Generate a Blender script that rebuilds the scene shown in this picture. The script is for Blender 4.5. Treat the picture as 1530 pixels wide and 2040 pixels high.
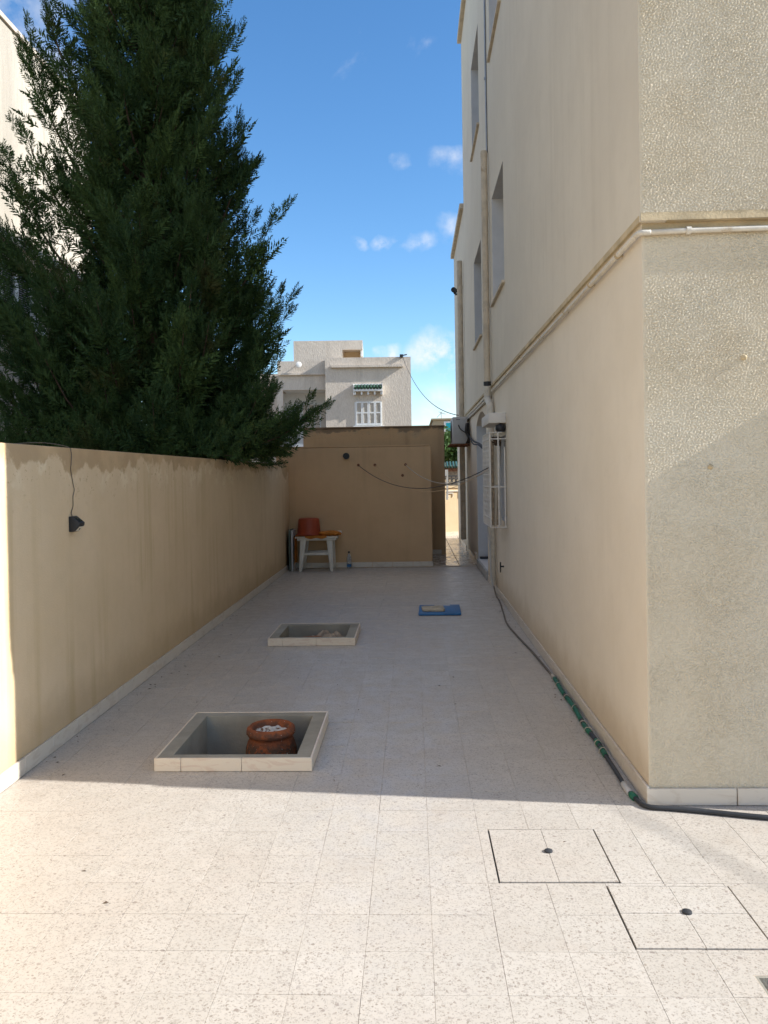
import bpy, bmesh, math, random
import numpy as np
from mathutils import Vector, Matrix
R = math.radians
random.seed(7); rng = np.random.default_rng(7)
for o in list(bpy.data.objects): bpy.data.objects.remove(o)
S = bpy.context.scene; C = S.collection

# ------------------------------------------------------------------ camera
F, ROLL, PITCH, YAW = 1600.0, 0.0165, R(0.7), math.atan(57/1600)
cam = bpy.data.cameras.new('camera'); co = bpy.data.objects.new('camera', cam); C.objects.link(co); S.camera = co
cam.sensor_fit = 'VERTICAL'; cam.sensor_height = 36; cam.lens = F/2040*36
cam.shift_y = -54.5/2040; cam.clip_start = .05; cam.clip_end = 4000
fw = Vector((-math.sin(YAW)*math.cos(PITCH), math.cos(YAW)*math.cos(PITCH), -math.sin(PITCH)))
r0 = Vector((math.cos(YAW), math.sin(YAW), 0)); u0 = r0.cross(fw)
cr, sr = math.cos(ROLL), math.sin(ROLL)
rt = cr*r0 - sr*u0; up = sr*r0 + cr*u0
m = Matrix((rt, up, -fw)).transposed().to_4x4(); m.translation = (0, 0, 1.5); co.matrix_world = m

# ------------------------------------------------------------------ sky, sun, exposure
SUN_EL = R(31.5)
SKY_OFF = (10.3, 2.3, 12.5)
SKY_ROT = R(0)
hx, hy = .9943, -.1066                       # horizontal direction towards the sun
w = bpy.data.worlds.new('World'); S.world = w; w.use_nodes = True
nt = w.node_tree; N = nt.nodes; L = nt.links; N.clear()
out = N.new('ShaderNodeOutputWorld'); bg = N.new('ShaderNodeBackground'); bg.inputs[1].default_value = .130
sky = N.new('ShaderNodeTexSky'); sky.sky_type = 'NISHITA'; sky.sun_disc = False
sky.sun_elevation = SUN_EL; sky.sun_rotation = math.atan2(hx, hy)
sky.altitude = 50; sky.air_density = 1.0; sky.dust_density = .05; sky.ozone_density = 3.0
tc = N.new('ShaderNodeTexCoord')
def wm(op, a, b=None, c=None):
    n = N.new('ShaderNodeMath'); n.operation = op
    for i, v in enumerate((a, b, c)):
        if v is None: continue
        if isinstance(v, (int, float)): n.inputs[i].default_value = v
        else: L.new(v, n.inputs[i])
    return n.outputs[0]
# small fair-weather clouds: noise-broken puffs spread round the sky
nz = N.new('ShaderNodeTexNoise'); nz.inputs['Scale'].default_value = 26; nz.inputs['Detail'].default_value = 9; nz.inputs['Roughness'].default_value = .62
L.new(tc.outputs['Generated'], nz.inputs['Vector'])
nz2 = N.new('ShaderNodeTexNoise'); nz2.inputs['Scale'].default_value = 16; nz2.inputs['Detail'].default_value = 5
L.new(tc.outputs['Generated'], nz2.inputs['Vector'])
wv = N.new('ShaderNodeVectorMath'); wv.operation = 'MULTIPLY_ADD'; L.new(nz2.outputs['Color'], wv.inputs[0]); wv.inputs[1].default_value = (.085, .085, .05); L.new(tc.outputs['Generated'], wv.inputs[2])
wsub = N.new('ShaderNodeVectorMath'); wsub.operation = 'SUBTRACT'; L.new(wv.outputs[0], wsub.inputs[0]); wsub.inputs[1].default_value = (.0425, .0425, .025)
wsc = N.new('ShaderNodeVectorMath'); wsc.operation = 'MULTIPLY'; L.new(wsub.outputs[0], wsc.inputs[0]); wsc.inputs[1].default_value = (1, 1, 1.5)
def cdir(az, el): return (math.sin(R(az))*math.cos(R(el)), math.cos(R(az))*math.cos(R(el)), math.sin(R(el)))
puffs = [(1.9, 8.9, 2.6, 1.0), (3.4, 7.6, 2.6, .8), (-1.4, 8.6, 1.1, .8), (-2.6, 8.5, .9, .6), (-1.5, 16.4, 1.1, .62), (.7, 15.9, 1.1, .55), (-3.5, 16.3, .9, .55),
         (-.8, 21.3, 1.1, .42), (2.7, 21.3, 1.4, .42), (3.0, 16.8, 1.6, .45), (-28, 29, 7, .35), (2.2, 5.2, 3, .35)]
rr = random.Random(3)
for k in range(16): puffs.append((30 + k*20 + rr.uniform(-7, 7), rr.uniform(7, 24), rr.uniform(1.5, 5), rr.uniform(.4, .9)))
acc = None
for az, el, rad, st in puffs:
    d = N.new('ShaderNodeVectorMath'); d.operation = 'DISTANCE'; q_ = cdir(az, el); d.inputs[1].default_value = (q_[0], q_[1], q_[2]*1.5)
    L.new(wsc.outputs[0], d.inputs[0])
    g = wm('MULTIPLY', d.outputs['Value'], 1/math.tan(R(rad))); g = wm('SUBTRACT', 1.0, g); g = wm('MAXIMUM', g, 0.0); g = wm('MULTIPLY', g, st)
    acc = g if acc is None else wm('MAXIMUM', acc, g)
nn = wm('SUBTRACT', nz.outputs[0], .40); nn = wm('MULTIPLY', nn, 4.2); nn = wm('MAXIMUM', nn, 0.0); nn = wm('MINIMUM', nn, 1.0)
cl = wm('MULTIPLY', acc, nn); cl = wm('MULTIPLY', cl, 1.35); cl = wm('MINIMUM', cl, .7)
# cloud field added mostly out of view, to whiten and warm the shade light
gm = N.new('ShaderNodeMapping'); gm.inputs['Location'].default_value = SKY_OFF; gm.inputs['Rotation'].default_value = (0, 0, SKY_ROT); gm.inputs['Scale'].default_value = (1, 1, 1.35); L.new(tc.outputs['Generated'], gm.inputs['Vector'])
gn = N.new('ShaderNodeTexNoise'); gn.inputs['Scale'].default_value = 2.3; gn.inputs['Detail'].default_value = 9; gn.inputs['Roughness'].default_value = .6; gn.inputs['Distortion'].default_value = .35; L.new(gm.outputs[0], gn.inputs['Vector'])
gr_ = N.new('ShaderNodeMapRange'); gr_.interpolation_type = 'SMOOTHSTEP'; gr_.inputs[1].default_value = .46; gr_.inputs[2].default_value = .66; gr_.inputs[4].default_value = .8; L.new(gn.outputs[0], gr_.inputs[0])
mx = N.new('ShaderNodeMix'); mx.data_type = 'RGBA'
hs = N.new('ShaderNodeHueSaturation'); hs.inputs['Saturation'].default_value = 1.20; hs.inputs['Value'].default_value = 1.0; L.new(sky.outputs[0], hs.inputs['Color'])
L.new(cl, mx.inputs['Factor']); L.new(hs.outputs[0], mx.inputs['A']); mx.inputs['B'].default_value = (4.7, 4.7, 4.75, 1)
mx2 = N.new('ShaderNodeMix'); mx2.data_type = 'RGBA'; L.new(gr_.outputs[0], mx2.inputs['Factor']); L.new(mx.outputs['Result'], mx2.inputs['A']); mx2.inputs['B'].default_value = (7.7, 7.0, 6.2, 1)
L.new(mx2.outputs['Result'], bg.inputs[0]); L.new(bg.outputs[0], out.inputs[0])
sl = bpy.data.lights.new('sun', 'SUN'); sl.energy = 4.7; sl.angle = R(.53); sl.color = (1, .985, .955)
so = bpy.data.objects.new('sun', sl); C.objects.link(so); so.location = (20, -5, 20)
so.rotation_euler = Vector((hx*math.cos(SUN_EL), hy*math.cos(SUN_EL), math.sin(SUN_EL))).to_track_quat('Z', 'Y').to_euler()
S.view_settings.view_transform = 'Standard'; S.view_settings.look = 'None'; S.view_settings.gamma = 1
S.view_settings.exposure = .80
S.render.engine = 'CYCLES'; S.cycles.max_bounces = 8; S.cycles.diffuse_bounces = 5
S.render.resolution_x = 768; S.render.resolution_y = 1024

# ------------------------------------------------------------------ helpers
class NT:
    def __init__(s, name, rough=.8, spec=.3):
        s.m = bpy.data.materials.new(name); s.m.use_nodes = True; t = s.m.node_tree; s.n = t.nodes; s.l = t.links
        s.b = s.n['Principled BSDF']; s.b.inputs['Roughness'].default_value = rough; s.b.inputs['Specular IOR Level'].default_value = spec
        s.geo = s.n.new('ShaderNodeNewGeometry'); s.pos = s.geo.outputs['Position']
    def put(s, v, sock):
        if hasattr(v, 'is_output') or isinstance(v, bpy.types.NodeSocket): s.l.new(v, sock)
        elif isinstance(v, (tuple, list)) and len(v) == 3 and sock.type == 'RGBA': sock.default_value = (*v, 1)
        else: sock.default_value = v
    def math(s, op, a, b=0.0, c=None, clamp=False):
        n = s.n.new('ShaderNodeMath'); n.operation = op; n.use_clamp = clamp; s.put(a, n.inputs[0]); s.put(b, n.inputs[1])
        if c is not None: s.put(c, n.inputs[2])
        return n.outputs[0]
    def map(s, scale, loc=(0, 0, 0), src=None):
        n = s.n.new('ShaderNodeMapping'); n.inputs['Scale'].default_value = scale; n.inputs['Location'].default_value = loc
        s.l.new(src or s.pos, n.inputs['Vector']); return n.outputs[0]
    def noise(s, scale, detail=4, rough=.55, vec=None, dist=0):
        n = s.n.new('ShaderNodeTexNoise'); n.inputs['Scale'].default_value = scale; n.inputs['Detail'].default_value = detail
        n.inputs['Roughness'].default_value = rough; n.inputs['Distortion'].default_value = dist; s.l.new(vec or s.pos, n.inputs['Vector']); return n.outputs[0]
    def vor(s, scale, feature='F1', vec=None, outp=0):
        n = s.n.new('ShaderNodeTexVoronoi'); n.feature = feature; n.inputs['Scale'].default_value = scale; s.l.new(vec or s.pos, n.inputs['Vector']); return n.outputs[outp]
    def ramp(s, v, a, b, lo=0.0, hi=1.0, smooth=True):
        n = s.n.new('ShaderNodeMapRange'); n.interpolation_type = 'SMOOTHSTEP' if smooth else 'LINEAR'; s.put(v, n.inputs[0])
        for i, q in enumerate((a, b, lo, hi)): s.put(q, n.inputs[i+1])
        return n.outputs[0]
    def mix(s, f, a, b, mode='MIX'):
        n = s.n.new('ShaderNodeMix'); n.data_type = 'RGBA'; n.blend_type = mode; s.put(f, n.inputs['Factor']); s.put(a, n.inputs['A']); s.put(b, n.inputs['B']); return n.outputs['Result']
    def xyz(s, v=None):
        n = s.n.new('ShaderNodeSeparateXYZ'); s.l.new(v or s.pos, n.inputs[0]); return n.outputs
    def col(s, c): s.put(c, s.b.inputs['Base Color']); return s
    def rough(s, v): s.put(v, s.b.inputs['Roughness']); return s
    def bump(s, h, strength=.4, dist=.01, prev=None):
        n = s.n.new('ShaderNodeBump'); n.inputs['Strength'].default_value = strength; n.inputs['Distance'].default_value = dist
        s.put(h, n.inputs['Height'])
        if prev is not None: s.l.new(prev, n.inputs['Normal'])
        s.l.new(n.outputs[0], s.b.inputs['Normal']); return n.outputs[0]
def vary(name, c, amt=.12, scale=6, rough=.7, spec=.3, bump=0, bscale=60, metal=0, dirt=None, dscale=3, dthr=.6):
    t = NT(name, rough, spec); n = t.noise(scale, 5)
    k = tuple(x*(1-amt) for x in c); h = tuple(min(1, x*(1+amt)) for x in c)
    cc = t.mix(t.ramp(n, .3, .7), k, h)
    if dirt: cc = t.mix(t.ramp(t.noise(dscale, 6, .65), dthr, dthr+.15), cc, dirt)
    t.col(cc); t.b.inputs['Metallic'].default_value = metal
    if bump: t.bump(t.noise(bscale, 4), bump, .01)
    return t.m

class MB:
    def __init__(s): s.v = []; s.f = []
    def add(s, v, f):
        b = len(s.v); s.v += [tuple(p) for p in v]; s.f += [tuple(i+b for i in q) for q in f]; return s
    def box(s, x0, x1, y0, y1, z0, z1):
        v = [(x, y, z) for z in (z0, z1) for y in (y0, y1) for x in (x0, x1)]
        return s.add(v, [(0, 2, 3, 1), (4, 5, 7, 6), (0, 1, 5, 4), (2, 6, 7, 3), (0, 4, 6, 2), (1, 3, 7, 5)])
    def quad(s, a, b, c, d): return s.add([a, b, c, d], [(0, 1, 2, 3)])
    def prism(s, poly, axis, a, b):
        # poly: 2D outline in the other two axes (in order), extruded along axis from a to b
        n = len(poly); v = []
        for q in (a, b):
            for p in poly:
                p = list(p); p.insert(axis, q); v.append(tuple(p))
        return s.add(v, [tuple(range(n)), tuple(range(2*n-1, n-1, -1))] + [(i, i+n, (i+1) % n+n, (i+1) % n) for i in range(n)])
    def bar(s, p, q, r, sides=8, r2=None): return s.tube([p, q], r, sides, r2=r2)
    def tube(s, pts, r, sides=8, r2=None, caps=True):
        pts = [Vector(p) for p in pts]; n = len(pts); b = len(s.v); ref = None
        for i, p in enumerate(pts):
            t = (pts[min(i+1, n-1)] - pts[max(i-1, 0)]).normalized()
            if ref is None:
                ref = t.orthogonal().normalized()
            ref = (ref - t*ref.dot(t)).normalized(); e = t.cross(ref)
            rad = r[i] if isinstance(r, (list, tuple)) else (r if r2 is None else r + (r2-r)*i/(n-1))
            for k in range(sides):
                a = 2*math.pi*k/sides; s.v.append(tuple(p + rad*(math.cos(a)*ref + math.sin(a)*e)))
        for i in range(n-1):
            for k in range(sides):
                k2 = (k+1) % sides; s.f.append((b+i*sides+k, b+i*sides+k2, b+(i+1)*sides+k2, b+(i+1)*sides+k))
        if caps:
            s.f.append(tuple(b+k for k in reversed(range(sides)))); s.f.append(tuple(b+(n-1)*sides+k for k in range(sides)))
        return s
    def lathe(s, c, prof, sides=32, jit=None):
        # prof: (radius, z) list; open ends closed when radius is 0
        b = len(s.v)
        for i, (r, z) in enumerate(prof):
            for k in range(sides):
                a = 2*math.pi*k/sides; rr_ = r*(1 + (jit(i, k) if jit else 0)); s.v.append((c[0]+rr_*math.cos(a), c[1]+rr_*math.sin(a), c[2]+z))
        for i in range(len(prof)-1):
            for k in range(sides):
                k2 = (k+1) % sides; s.f.append((b+i*sides+k, b+i*sides+k2, b+(i+1)*sides+k2, b+(i+1)*sides+k))
        return s
    def build(s, name, mat, parent=None, smooth=False, bevel=0, seg=2):
        me = bpy.data.meshes.new(name); me.from_pydata(s.v, [], s.f); me.materials.append(mat)
        bm = bmesh.new(); bm.from_mesh(me); bmesh.ops.remove_doubles(bm, verts=bm.verts, dist=1e-6); bmesh.ops.recalc_face_normals(bm, faces=bm.faces)
        if bevel:
            es = [e for e in bm.edges if len(e.link_faces) == 2 and e.calc_face_angle(0) > .5]
            bmesh.ops.bevel(bm, geom=es, offset=bevel, segments=seg, affect='EDGES', profile=.5, clamp_overlap=True)
        bm.to_mesh(me); bm.free()
        if smooth:
            for p in me.polygons: p.use_smooth = True
        if smooth == 'auto' or bevel:
            try: me.set_sharp_from_angle(angle=R(40))
            except Exception: pass
            for p in me.polygons: p.use_smooth = True
        o = bpy.data.objects.new(name, me); C.objects.link(o)
        if parent is not None: o.parent = parent; o.matrix_parent_inverse = parent.matrix_basis.inverted()
        return o
def tag(o, label=None, cat=None, group=None, kind=None):
    for k, v in (('label', label), ('category', cat), ('group', group), ('kind', kind)):
        if v: o[k] = v
    return o
def empty(name, loc, label=None, cat=None, group=None):
    o = bpy.data.objects.new(name, None); C.objects.link(o); o.location = loc; o.empty_display_size = .1
    return tag(o, label, cat, group)
def box(name, mat, parent, *a, **k): return MB().box(*a).build(name, mat, parent, **k)
def copy_part(o, loc, parent):
    c = o.copy(); C.objects.link(c); c.parent = parent; c.matrix_parent_inverse = parent.matrix_basis.inverted(); c.location = loc; return c
def cat(p, q, sag, n=16, wob=0):
    p, q = Vector(p), Vector(q); o = []
    for i in range(n+1):
        t = i/n; v = p.lerp(q, t); v.z -= sag*4*t*(1-t); v.x += wob*math.sin(t*17); v.y += wob*math.cos(t*13); o.append(v)
    return o
def spline(P, n=8):
    P = [Vector(p) for p in P]; Q = [P[0]*2-P[1]] + P + [P[-1]*2-P[-2]]; o = []
    for i in range(1, len(Q)-2):
        a, b, c, d = Q[i-1:i+3]
        for k in range(n):
            t = k/n; o.append(.5*((2*b) + (c-a)*t + (2*a-5*b+4*c-d)*t*t + (3*b-a-3*c+d)*t**3))
    o.append(P[-1]); return o
def sub_rects(r, holes, eps=.004):
    # axis-aligned rectangle minus rectangles
    rs = [r]
    for h in holes:
        nx = []
        for (a, b, c, d) in rs:
            if h[1] <= a or h[0] >= b or h[3] <= c or h[2] >= d: nx.append((a, b, c, d)); continue
            if h[2] > c: nx.append((a, b, c, h[2]))
            if h[3] < d: nx.append((a, b, h[3], d))
            c2, d2 = max(c, h[2]), min(d, h[3])
            if h[0] > a: nx.append((a, h[0], c2, d2))
            if h[1] < b: nx.append((h[1], b, c2, d2))
        rs = nx
    return [q for q in rs if q[1]-q[0] > eps and q[3]-q[2] > eps]

# ------------------------------------------------------------------ materials
TP, TX0, TY0 = .212, .252, 2.296
def terrazzo(name, pink=0.0, base_rough=.43):
    t = NT(name, base_rough, .4)
    warp = t.n.new('ShaderNodeVectorMath'); warp.operation = 'ADD'; t.l.new(t.pos, warp.inputs[0])
    nv = t.n.new('ShaderNodeTexNoise'); nv.inputs['Scale'].default_value = 55; nv.inputs['Detail'].default_value = 2; t.l.new(t.pos, nv.inputs['Vector'])
    sc = t.n.new('ShaderNodeVectorMath'); sc.operation = 'SCALE'; sc.inputs['Scale'].default_value = .012; t.l.new(nv.outputs['Color'], sc.inputs[0]); t.l.new(sc.outputs[0], warp.inputs[1])
    v = t.map((1, 1, .02), src=warp.outputs[0])
    x, y, z = t.xyz()
    cell = t.n.new('ShaderNodeCombineXYZ')
    t.l.new(t.math('FLOOR', t.math('DIVIDE', t.math('SUBTRACT', x, TX0), TP)), cell.inputs[0]); t.l.new(t.math('FLOOR', t.math('DIVIDE', t.math('SUBTRACT', y, TY0), TP)), cell.inputs[1])
    wn = t.n.new('ShaderNodeTexWhiteNoise'); wn.noise_dimensions = '2D'; t.l.new(cell.outputs[0], wn.inputs['Vector'])
    big = t.noise(.9, 4, .6)
    base = t.mix(t.ramp(wn.outputs[0], 0, 1, smooth=False), (.468, .428, .372), (.520, .478, .420))
    base = t.mix(t.ramp(big, .4, .65), base, (.49, .437, .375))
    base = t.mix(t.math('MULTIPLY', t.ramp(t.noise(14, 4), .4, .65), .35), base, (.455, .415, .355))
    c = base
    for scale, thr, edge, cols in ((116, .64, .10, ((.26, .22, .18), (.38, .33, .28))), (170, .58, .09, ((.27, .235, .195), (.39, .35, .305))), (74, .92, .14, ((.27, .225, .19), (.38, .34, .30)))):
        d = t.vor(scale, 'DISTANCE_TO_EDGE', v); cc = t.vor(scale, 'F1', v, 1)
        sx, sy, sz = t.xyz(cc)
        msk = t.math('MULTIPLY', t.ramp(d, edge, edge+.05), t.math('GREATER_THAN', sx, thr))
        c = t.mix(t.math('MULTIPLY', msk, t.ramp(sz, 0, 1, .35, .95)), c, t.mix(sy, cols[0], cols[1]))
    st = t.ramp(t.noise(2.2, 7, .68), .56, .74)
    c = t.mix(t.math('MULTIPLY', st, .28), c, (.36, .285, .215))
    grime = t.math('MULTIPLY', t.ramp(t.noise(.45, 6, .7), .50, .72), t.ramp(t.noise(5, 6, .7), .40, .70)); c = t.mix(t.math('MULTIPLY', grime, .30), c, (.27, .21, .155))
    t.col(c); t.rough(t.ramp(t.noise(9, 5), .3, .7, base_rough-.12, base_rough+.12))
    t.bump(t.noise(30, 3), .05, .006); return t.m
def plaster(name, a, b, bump=.25, bscale=120, streak=.0, streakc=(.4, .3, .17), top=None, topc=(.36, .25, .14), peel=(.72, .62, .46), axis=1, low=None):
    t = NT(name, .9, .15); x, y, z = t.xyz()
    c = t.mix(t.ramp(t.noise(1.3, 5, .6), .32, .68), a, b)
    c = t.mix(t.math('MULTIPLY', t.ramp(t.noise(9, 6, .7), .45, .8), .18), c, tuple(q*.8 for q in a))
    if streak:
        sn = t.noise(1, 5, .6, t.map((7, 7, .35))); sn2 = t.noise(1, 3, .5, t.map((1.6, 1.6, .8)))
        c = t.mix(t.math('MULTIPLY', t.math('MULTIPLY', t.ramp(sn, .47, .70), t.ramp(sn2, .36, .66)), streak), c, streakc)
    if low:
        lm = t.ramp(t.math('ADD', z, t.math('MULTIPLY', t.noise(3, 5, .65), -.35)), low, low-.3)
        c = t.mix(t.math('MULTIPLY', lm, .45), c, (.40, .28, .15))
    if top:
        zt, dep = top
        dn = t.noise(1, 7, .68, t.map((5, 5, 5))); dl = t.noise(1.3, 4, .6)
        edge = t.math('ADD', t.math('MULTIPLY', t.math('SUBTRACT', dn, .5), dep*2.6), t.math('MULTIPLY', t.math('SUBTRACT', dl, .5), dep*4.0))
        zz = t.math('ADD', z, edge)
        c = t.mix(t.math('MULTIPLY', t.ramp(zz, zt-dep*2.3, zt-dep*.95), t.math('MULTIPLY', t.ramp(t.noise(5, 6, .65), .48, .60), .6)), c, peel)
        sm = t.ramp(zz, zt-dep*1.0, zt-dep*.66)
        c = t.mix(t.math('MULTIPLY', sm, .92), c, t.mix(t.ramp(t.noise(3.5, 5), .35, .7), topc, tuple(q*1.3 for q in topc)))
        spk = t.math('MULTIPLY', t.ramp(t.noise(34, 3), .62, .68), t.ramp(zz, zt-dep*3.2, zt-dep*1.3))
        c = t.mix(t.math('MULTIPLY', spk, .7), c, topc)
    t.col(c)
    h = t.math('ADD', t.noise(bscale, 4, .6), t.math('MULTIPLY', t.noise(bscale*.12, 4), 1.2)); t.bump(h, bump, .006); return t.m
M = {}
M['terrazzo'] = terrazzo('terrazzo_tile')
M['passage'] = terrazzo('polished_passage_tile', base_rough=.22)
M['grout'] = vary('cement_joint', (.45, .385, .31), .12, 20, .9)
M['left_wall'] = plaster('stained_cream_plaster', (.68, .525, .335), (.73, .57, .38), .3, 110, .6, (.52, .385, .20), top=(1.69, .125), topc=(.46, .325, .185), peel=(.80, .68, .48), low=.22)
M['alley_wall'] = plaster('cream_wall_paint', (.735, .65, .52), (.78, .695, .565), .3, 140, .07, (.54, .45, .31), low=.2)
M['upper_wall'] = plaster('upper_wall_paint', (.66, .595, .485), (.70, .635, .52), .2, 140, .15, (.42, .36, .26))
M['hut'] = plaster('ochre_hut_paint', (.60, .40, .228), (.65, .44, .252), .2, 90, .2, (.36, .25, .15))
M['rear'] = plaster('weathered_ochre_wall', (.54, .37, .21), (.58, .40, .23), .3, 60, .4, (.28, .19, .1), top=(2.40, .10), topc=(.24, .18, .12), peel=(.45, .35, .22))
M['sunwall'] = plaster('garden_wall_paint', (.62, .47, .29), (.68, .53, .34), .25, 60, .3, (.5, .36, .2))
M['reveal'] = vary('pale_reveal_paint', (.60, .60, .60), .04, 5, .8)
M['stucco'] = (lambda t: (t.col(t.mix(t.ramp(t.noise(1.4, 4), .4, .65), t.mix(t.ramp(t.noise(4, 5, .65), .4, .7), (.630, .545, .405), (.610, .52, .38)), (.64, .565, .435))), t.bump(t.noise(160, 4), .25, .004), t.m)[-1])(NT('crushed_stucco', .9, .12))
M['ledge'] = vary('yellow_stained_ledge', (.52, .42, .27), .15, 9, .9, .1, .3, 80, dirt=(.40, .30, .16), dscale=7)
M['pipe'] = vary('cream_painted_pipe', (.60, .55, .46), .08, 20, .55, .4, .15, 60, dirt=(.4, .31, .2), dscale=9, dthr=.62)
M['downpipe'] = vary('weathered_downpipe', (.56, .475, .36), .14, 7, .75, .3, .2, 60, dirt=(.38, .29, .19), dscale=5)
M['skirt'] = (lambda t: (t.col(t.mix(t.ramp(t.noise(1, 6, .6, t.map((5, 5, 12)), 1.5), .5, .62), (.62, .555, .465), (.56, .485, .395))), t.m)[-1])(NT('marble_skirting', .35, .45))
M['rim_tile'] = (lambda t: (t.col(t.mix(t.ramp(t.noise(1, 6, .6, t.map((6, 9, 20)), 2.0), .50, .60), (.72, .62, .49), (.67, .54, .42))), t.m)[-1])(NT('pink_veined_facing_tile', .3, .5))
M['cement'] = vary('smooth_grey_cement', (.30, .28, .23), .14, 5, .85, .2, .3, 60, dirt=(.24, .22, .17), dscale=4)
M['soil'] = vary('dry_soil', (.16, .105, .065), .35, 14, .95, .1, .8, 40)
M['black'] = vary('black_plastic', (.022, .023, .025), .2, 20, .5, .4)
M['hose_black'] = vary('black_rubber_hose', (.03, .032, .036), .25, 12, .55, .4, dirt=(.09, .08, .07), dscale=9)
M['thin_hose'] = vary('brown_thin_hose', (.13, .105, .08), .25, 9, .6, .3)
M['hose_green'] = vary('green_hose', (.010, .115, .065), .25, 8, .55, .4, dirt=(.06, .14, .09), dscale=11)
M['white_plastic'] = vary('white_plastic', (.68, .64, .56), .06, 8, .45, .4, dirt=(.5, .46, .38), dscale=6)
M['white_iron'] = vary('white_painted_iron', (.66, .62, .56), .08, 15, .55, .4, dirt=(.40, .27, .17), dscale=16, dthr=.62)
M['hood'] = vary('white_concrete_hood', (.66, .63, .58), .06, 8, .85, .2, .2, 50)
M['ac'] = vary('grey_white_casing', (.50, .49, .47), .06, 4, .5, .4, dirt=(.37, .34, .3), dscale=5)
M['rust'] = vary('rusty_bracket', (.23, .105, .06), .35, 18, .9, .2, .4, 60)
M['orange'] = vary('orange_plastic', (.33, .055, .02), .10, 5, .5, .4)
M['cloth'] = vary('orange_cloth', (.46, .17, .035), .15, 9, .95, .05, .3, 90)
M['greenboard'] = vary('grey_green_board', (.13, .15, .12), .2, 8, .8)
M['blue'] = vary('blue_plastic_board', (.025, .13, .31), .15, 6, .5, .4, dirt=(.12, .18, .26), dscale=12, dthr=.64)
M['stone'] = vary('pale_stone_slab', (.44, .38, .29), .2, 18, .9, .1, .5, 60)
M['paper'] = vary('crumpled_sack', (.34, .27, .20), .3, 12, .95, .1)
M['bark'] = vary('conifer_bark', (.10, .07, .05), .3, 20, .95, .1, .8, 40)
M['door'] = vary('white_door_paint', (.60, .61, .63), .05, 4, .6)
M['slab'] = vary('grey_threshold', (.36, .36, .35), .1, 10, .6)
M['shutter'] = vary('white_shutter_paint', (.70, .70, .68), .06, 5, .6, dirt=(.5, .48, .44), dscale=9)
M['wood'] = vary('bleached_wood', (.30, .235, .165), .3, 22, .9)
M['green_tile'] = vary('dark_green_glazed_tile', (.03, .085, .055), .4, 14, .3, .5)
M['glass'] = vary('dark_window_glass', (.03, .035, .04), .2, 3, .08, .5)
M['turq'] = vary('turquoise_pane', (.01, .30, .36), .08, 2, .25, .5)
M['wire'] = vary('dark_wire', (.035, .03, .027), .2, 20, .7)
M['wire_white'] = vary('pale_cord', (.45, .40, .33), .1, 20, .8)
M['ground'] = vary('dry_earth', (.24, .19, .13), .25, 2, .95, .1, .5, 12)
M['white'] = vary('white_paint', (.74, .73, .70), .04, 5, .7)
M['tan'] = plaster('tan_house_paint', (.36, .29, .19), (.42, .34, .23), .2, 30)
M['metal'] = vary('dull_metal', (.3, .3, .3), .1, 9, .45, .5, metal=.8)

def crepi(name, a, b, scale=(22, 22, 7), s=.55):
    t = NT(name, .95, .1); n = t.noise(1, 5, .7, t.map(scale)); st = t.noise(1, 4, .6, t.map((1.5, 1.5, .12)))
    t.col(t.mix(t.math('MULTIPLY', t.ramp(st, .45, .7), .5), t.mix(t.ramp(n, .35, .7), a, b), tuple(q*.7 for q in a))); t.bump(n, s, .04); return t.m
M['far_house'] = crepi('rough_pale_render', (.56, .485, .40), (.64, .565, .475))
M['villa'] = crepi('ridged_white_render', (.46, .41, .335), (.53, .48, .40), (26, 26, 3), .6)
def foliage(name, a, b, c3, tr=.25):
    t = NT(name, .65, .25)
    at = t.n.new('ShaderNodeAttribute'); at.attribute_name = 'tint'
    cc = t.mix(t.ramp(at.outputs['Fac'], 0, 1, smooth=False), a, b); cc = t.mix(t.math('MULTIPLY', t.ramp(t.noise(1.6, 3), .58, .72), .55), cc, c3); t.col(cc)
    tl = t.n.new('ShaderNodeBsdfTranslucent'); t.put(t.mix(.5, cc, (.10, .14, .02)), tl.inputs[0]); ms = t.n.new('ShaderNodeMixShader'); ms.inputs[0].default_value = tr
    t.l.new(t.b.outputs[0], ms.inputs[1]); t.l.new(tl.outputs[0], ms.inputs[2]); t.l.new(ms.outputs[0], t.n['Material Output'].inputs[0]); return t.m
M['conifer'] = foliage('conifer_leaf', (.024, .062, .024), (.085, .145, .042), (.105, .085, .030), .22)
M['leaf'] = foliage('broad_leaf', (.05, .11, .03), (.10, .17, .05), (.12, .17, .07), .3)

# ------------------------------------------------------------------ ground and floor
g = MB().quad((-900, -900, -.45), (900, -900, -.45), (900, 900, -.45), (-900, 900, -.45)).build('ground', M['ground']); tag(g, kind='structure')
WX, CX, CY = -2.015, 1.038, 3.627            # boundary wall face, building corner
P1 = (-1.345, -.533, 4.045, 4.850); P2 = (-1.305, -.527, 7.045, 7.765)
V1 = (.297, .730, 2.940, 3.373); V2 = (.680, 1.106, 2.530, 2.908)
DR = (.985, 1.13, 2.270, 2.400)
FX0, FX1, FY0, FY1 = WX-.02, 14.0, -9.0, 13.1
holes = [P1, P2]
fl = MB()
pit_in = [(a+.02, b-.02, c+.02, d-.02) for a, b, c, d in holes]
wells = pit_in + [(V1[0]-.0058, V1[1]+.0058, V1[2]-.0058, V1[3]+.0058), (V2[0]-.0058, V2[1]+.0058, V2[2]-.0058, V2[3]+.0058), (DR[0]+.004, DR[1]-.004, DR[2]+.004, DR[3]-.004)]
for a, b, c, d in sub_rects((FX0, FX1, FY0, FY1), wells): fl.quad((a, c, -.0016), (b, c, -.0016), (b, d, -.0016), (a, d, -.0016))
floor = fl.build('floor', M['grout']); tag(floor, kind='structure')
gap = .0011
cells = []
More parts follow.
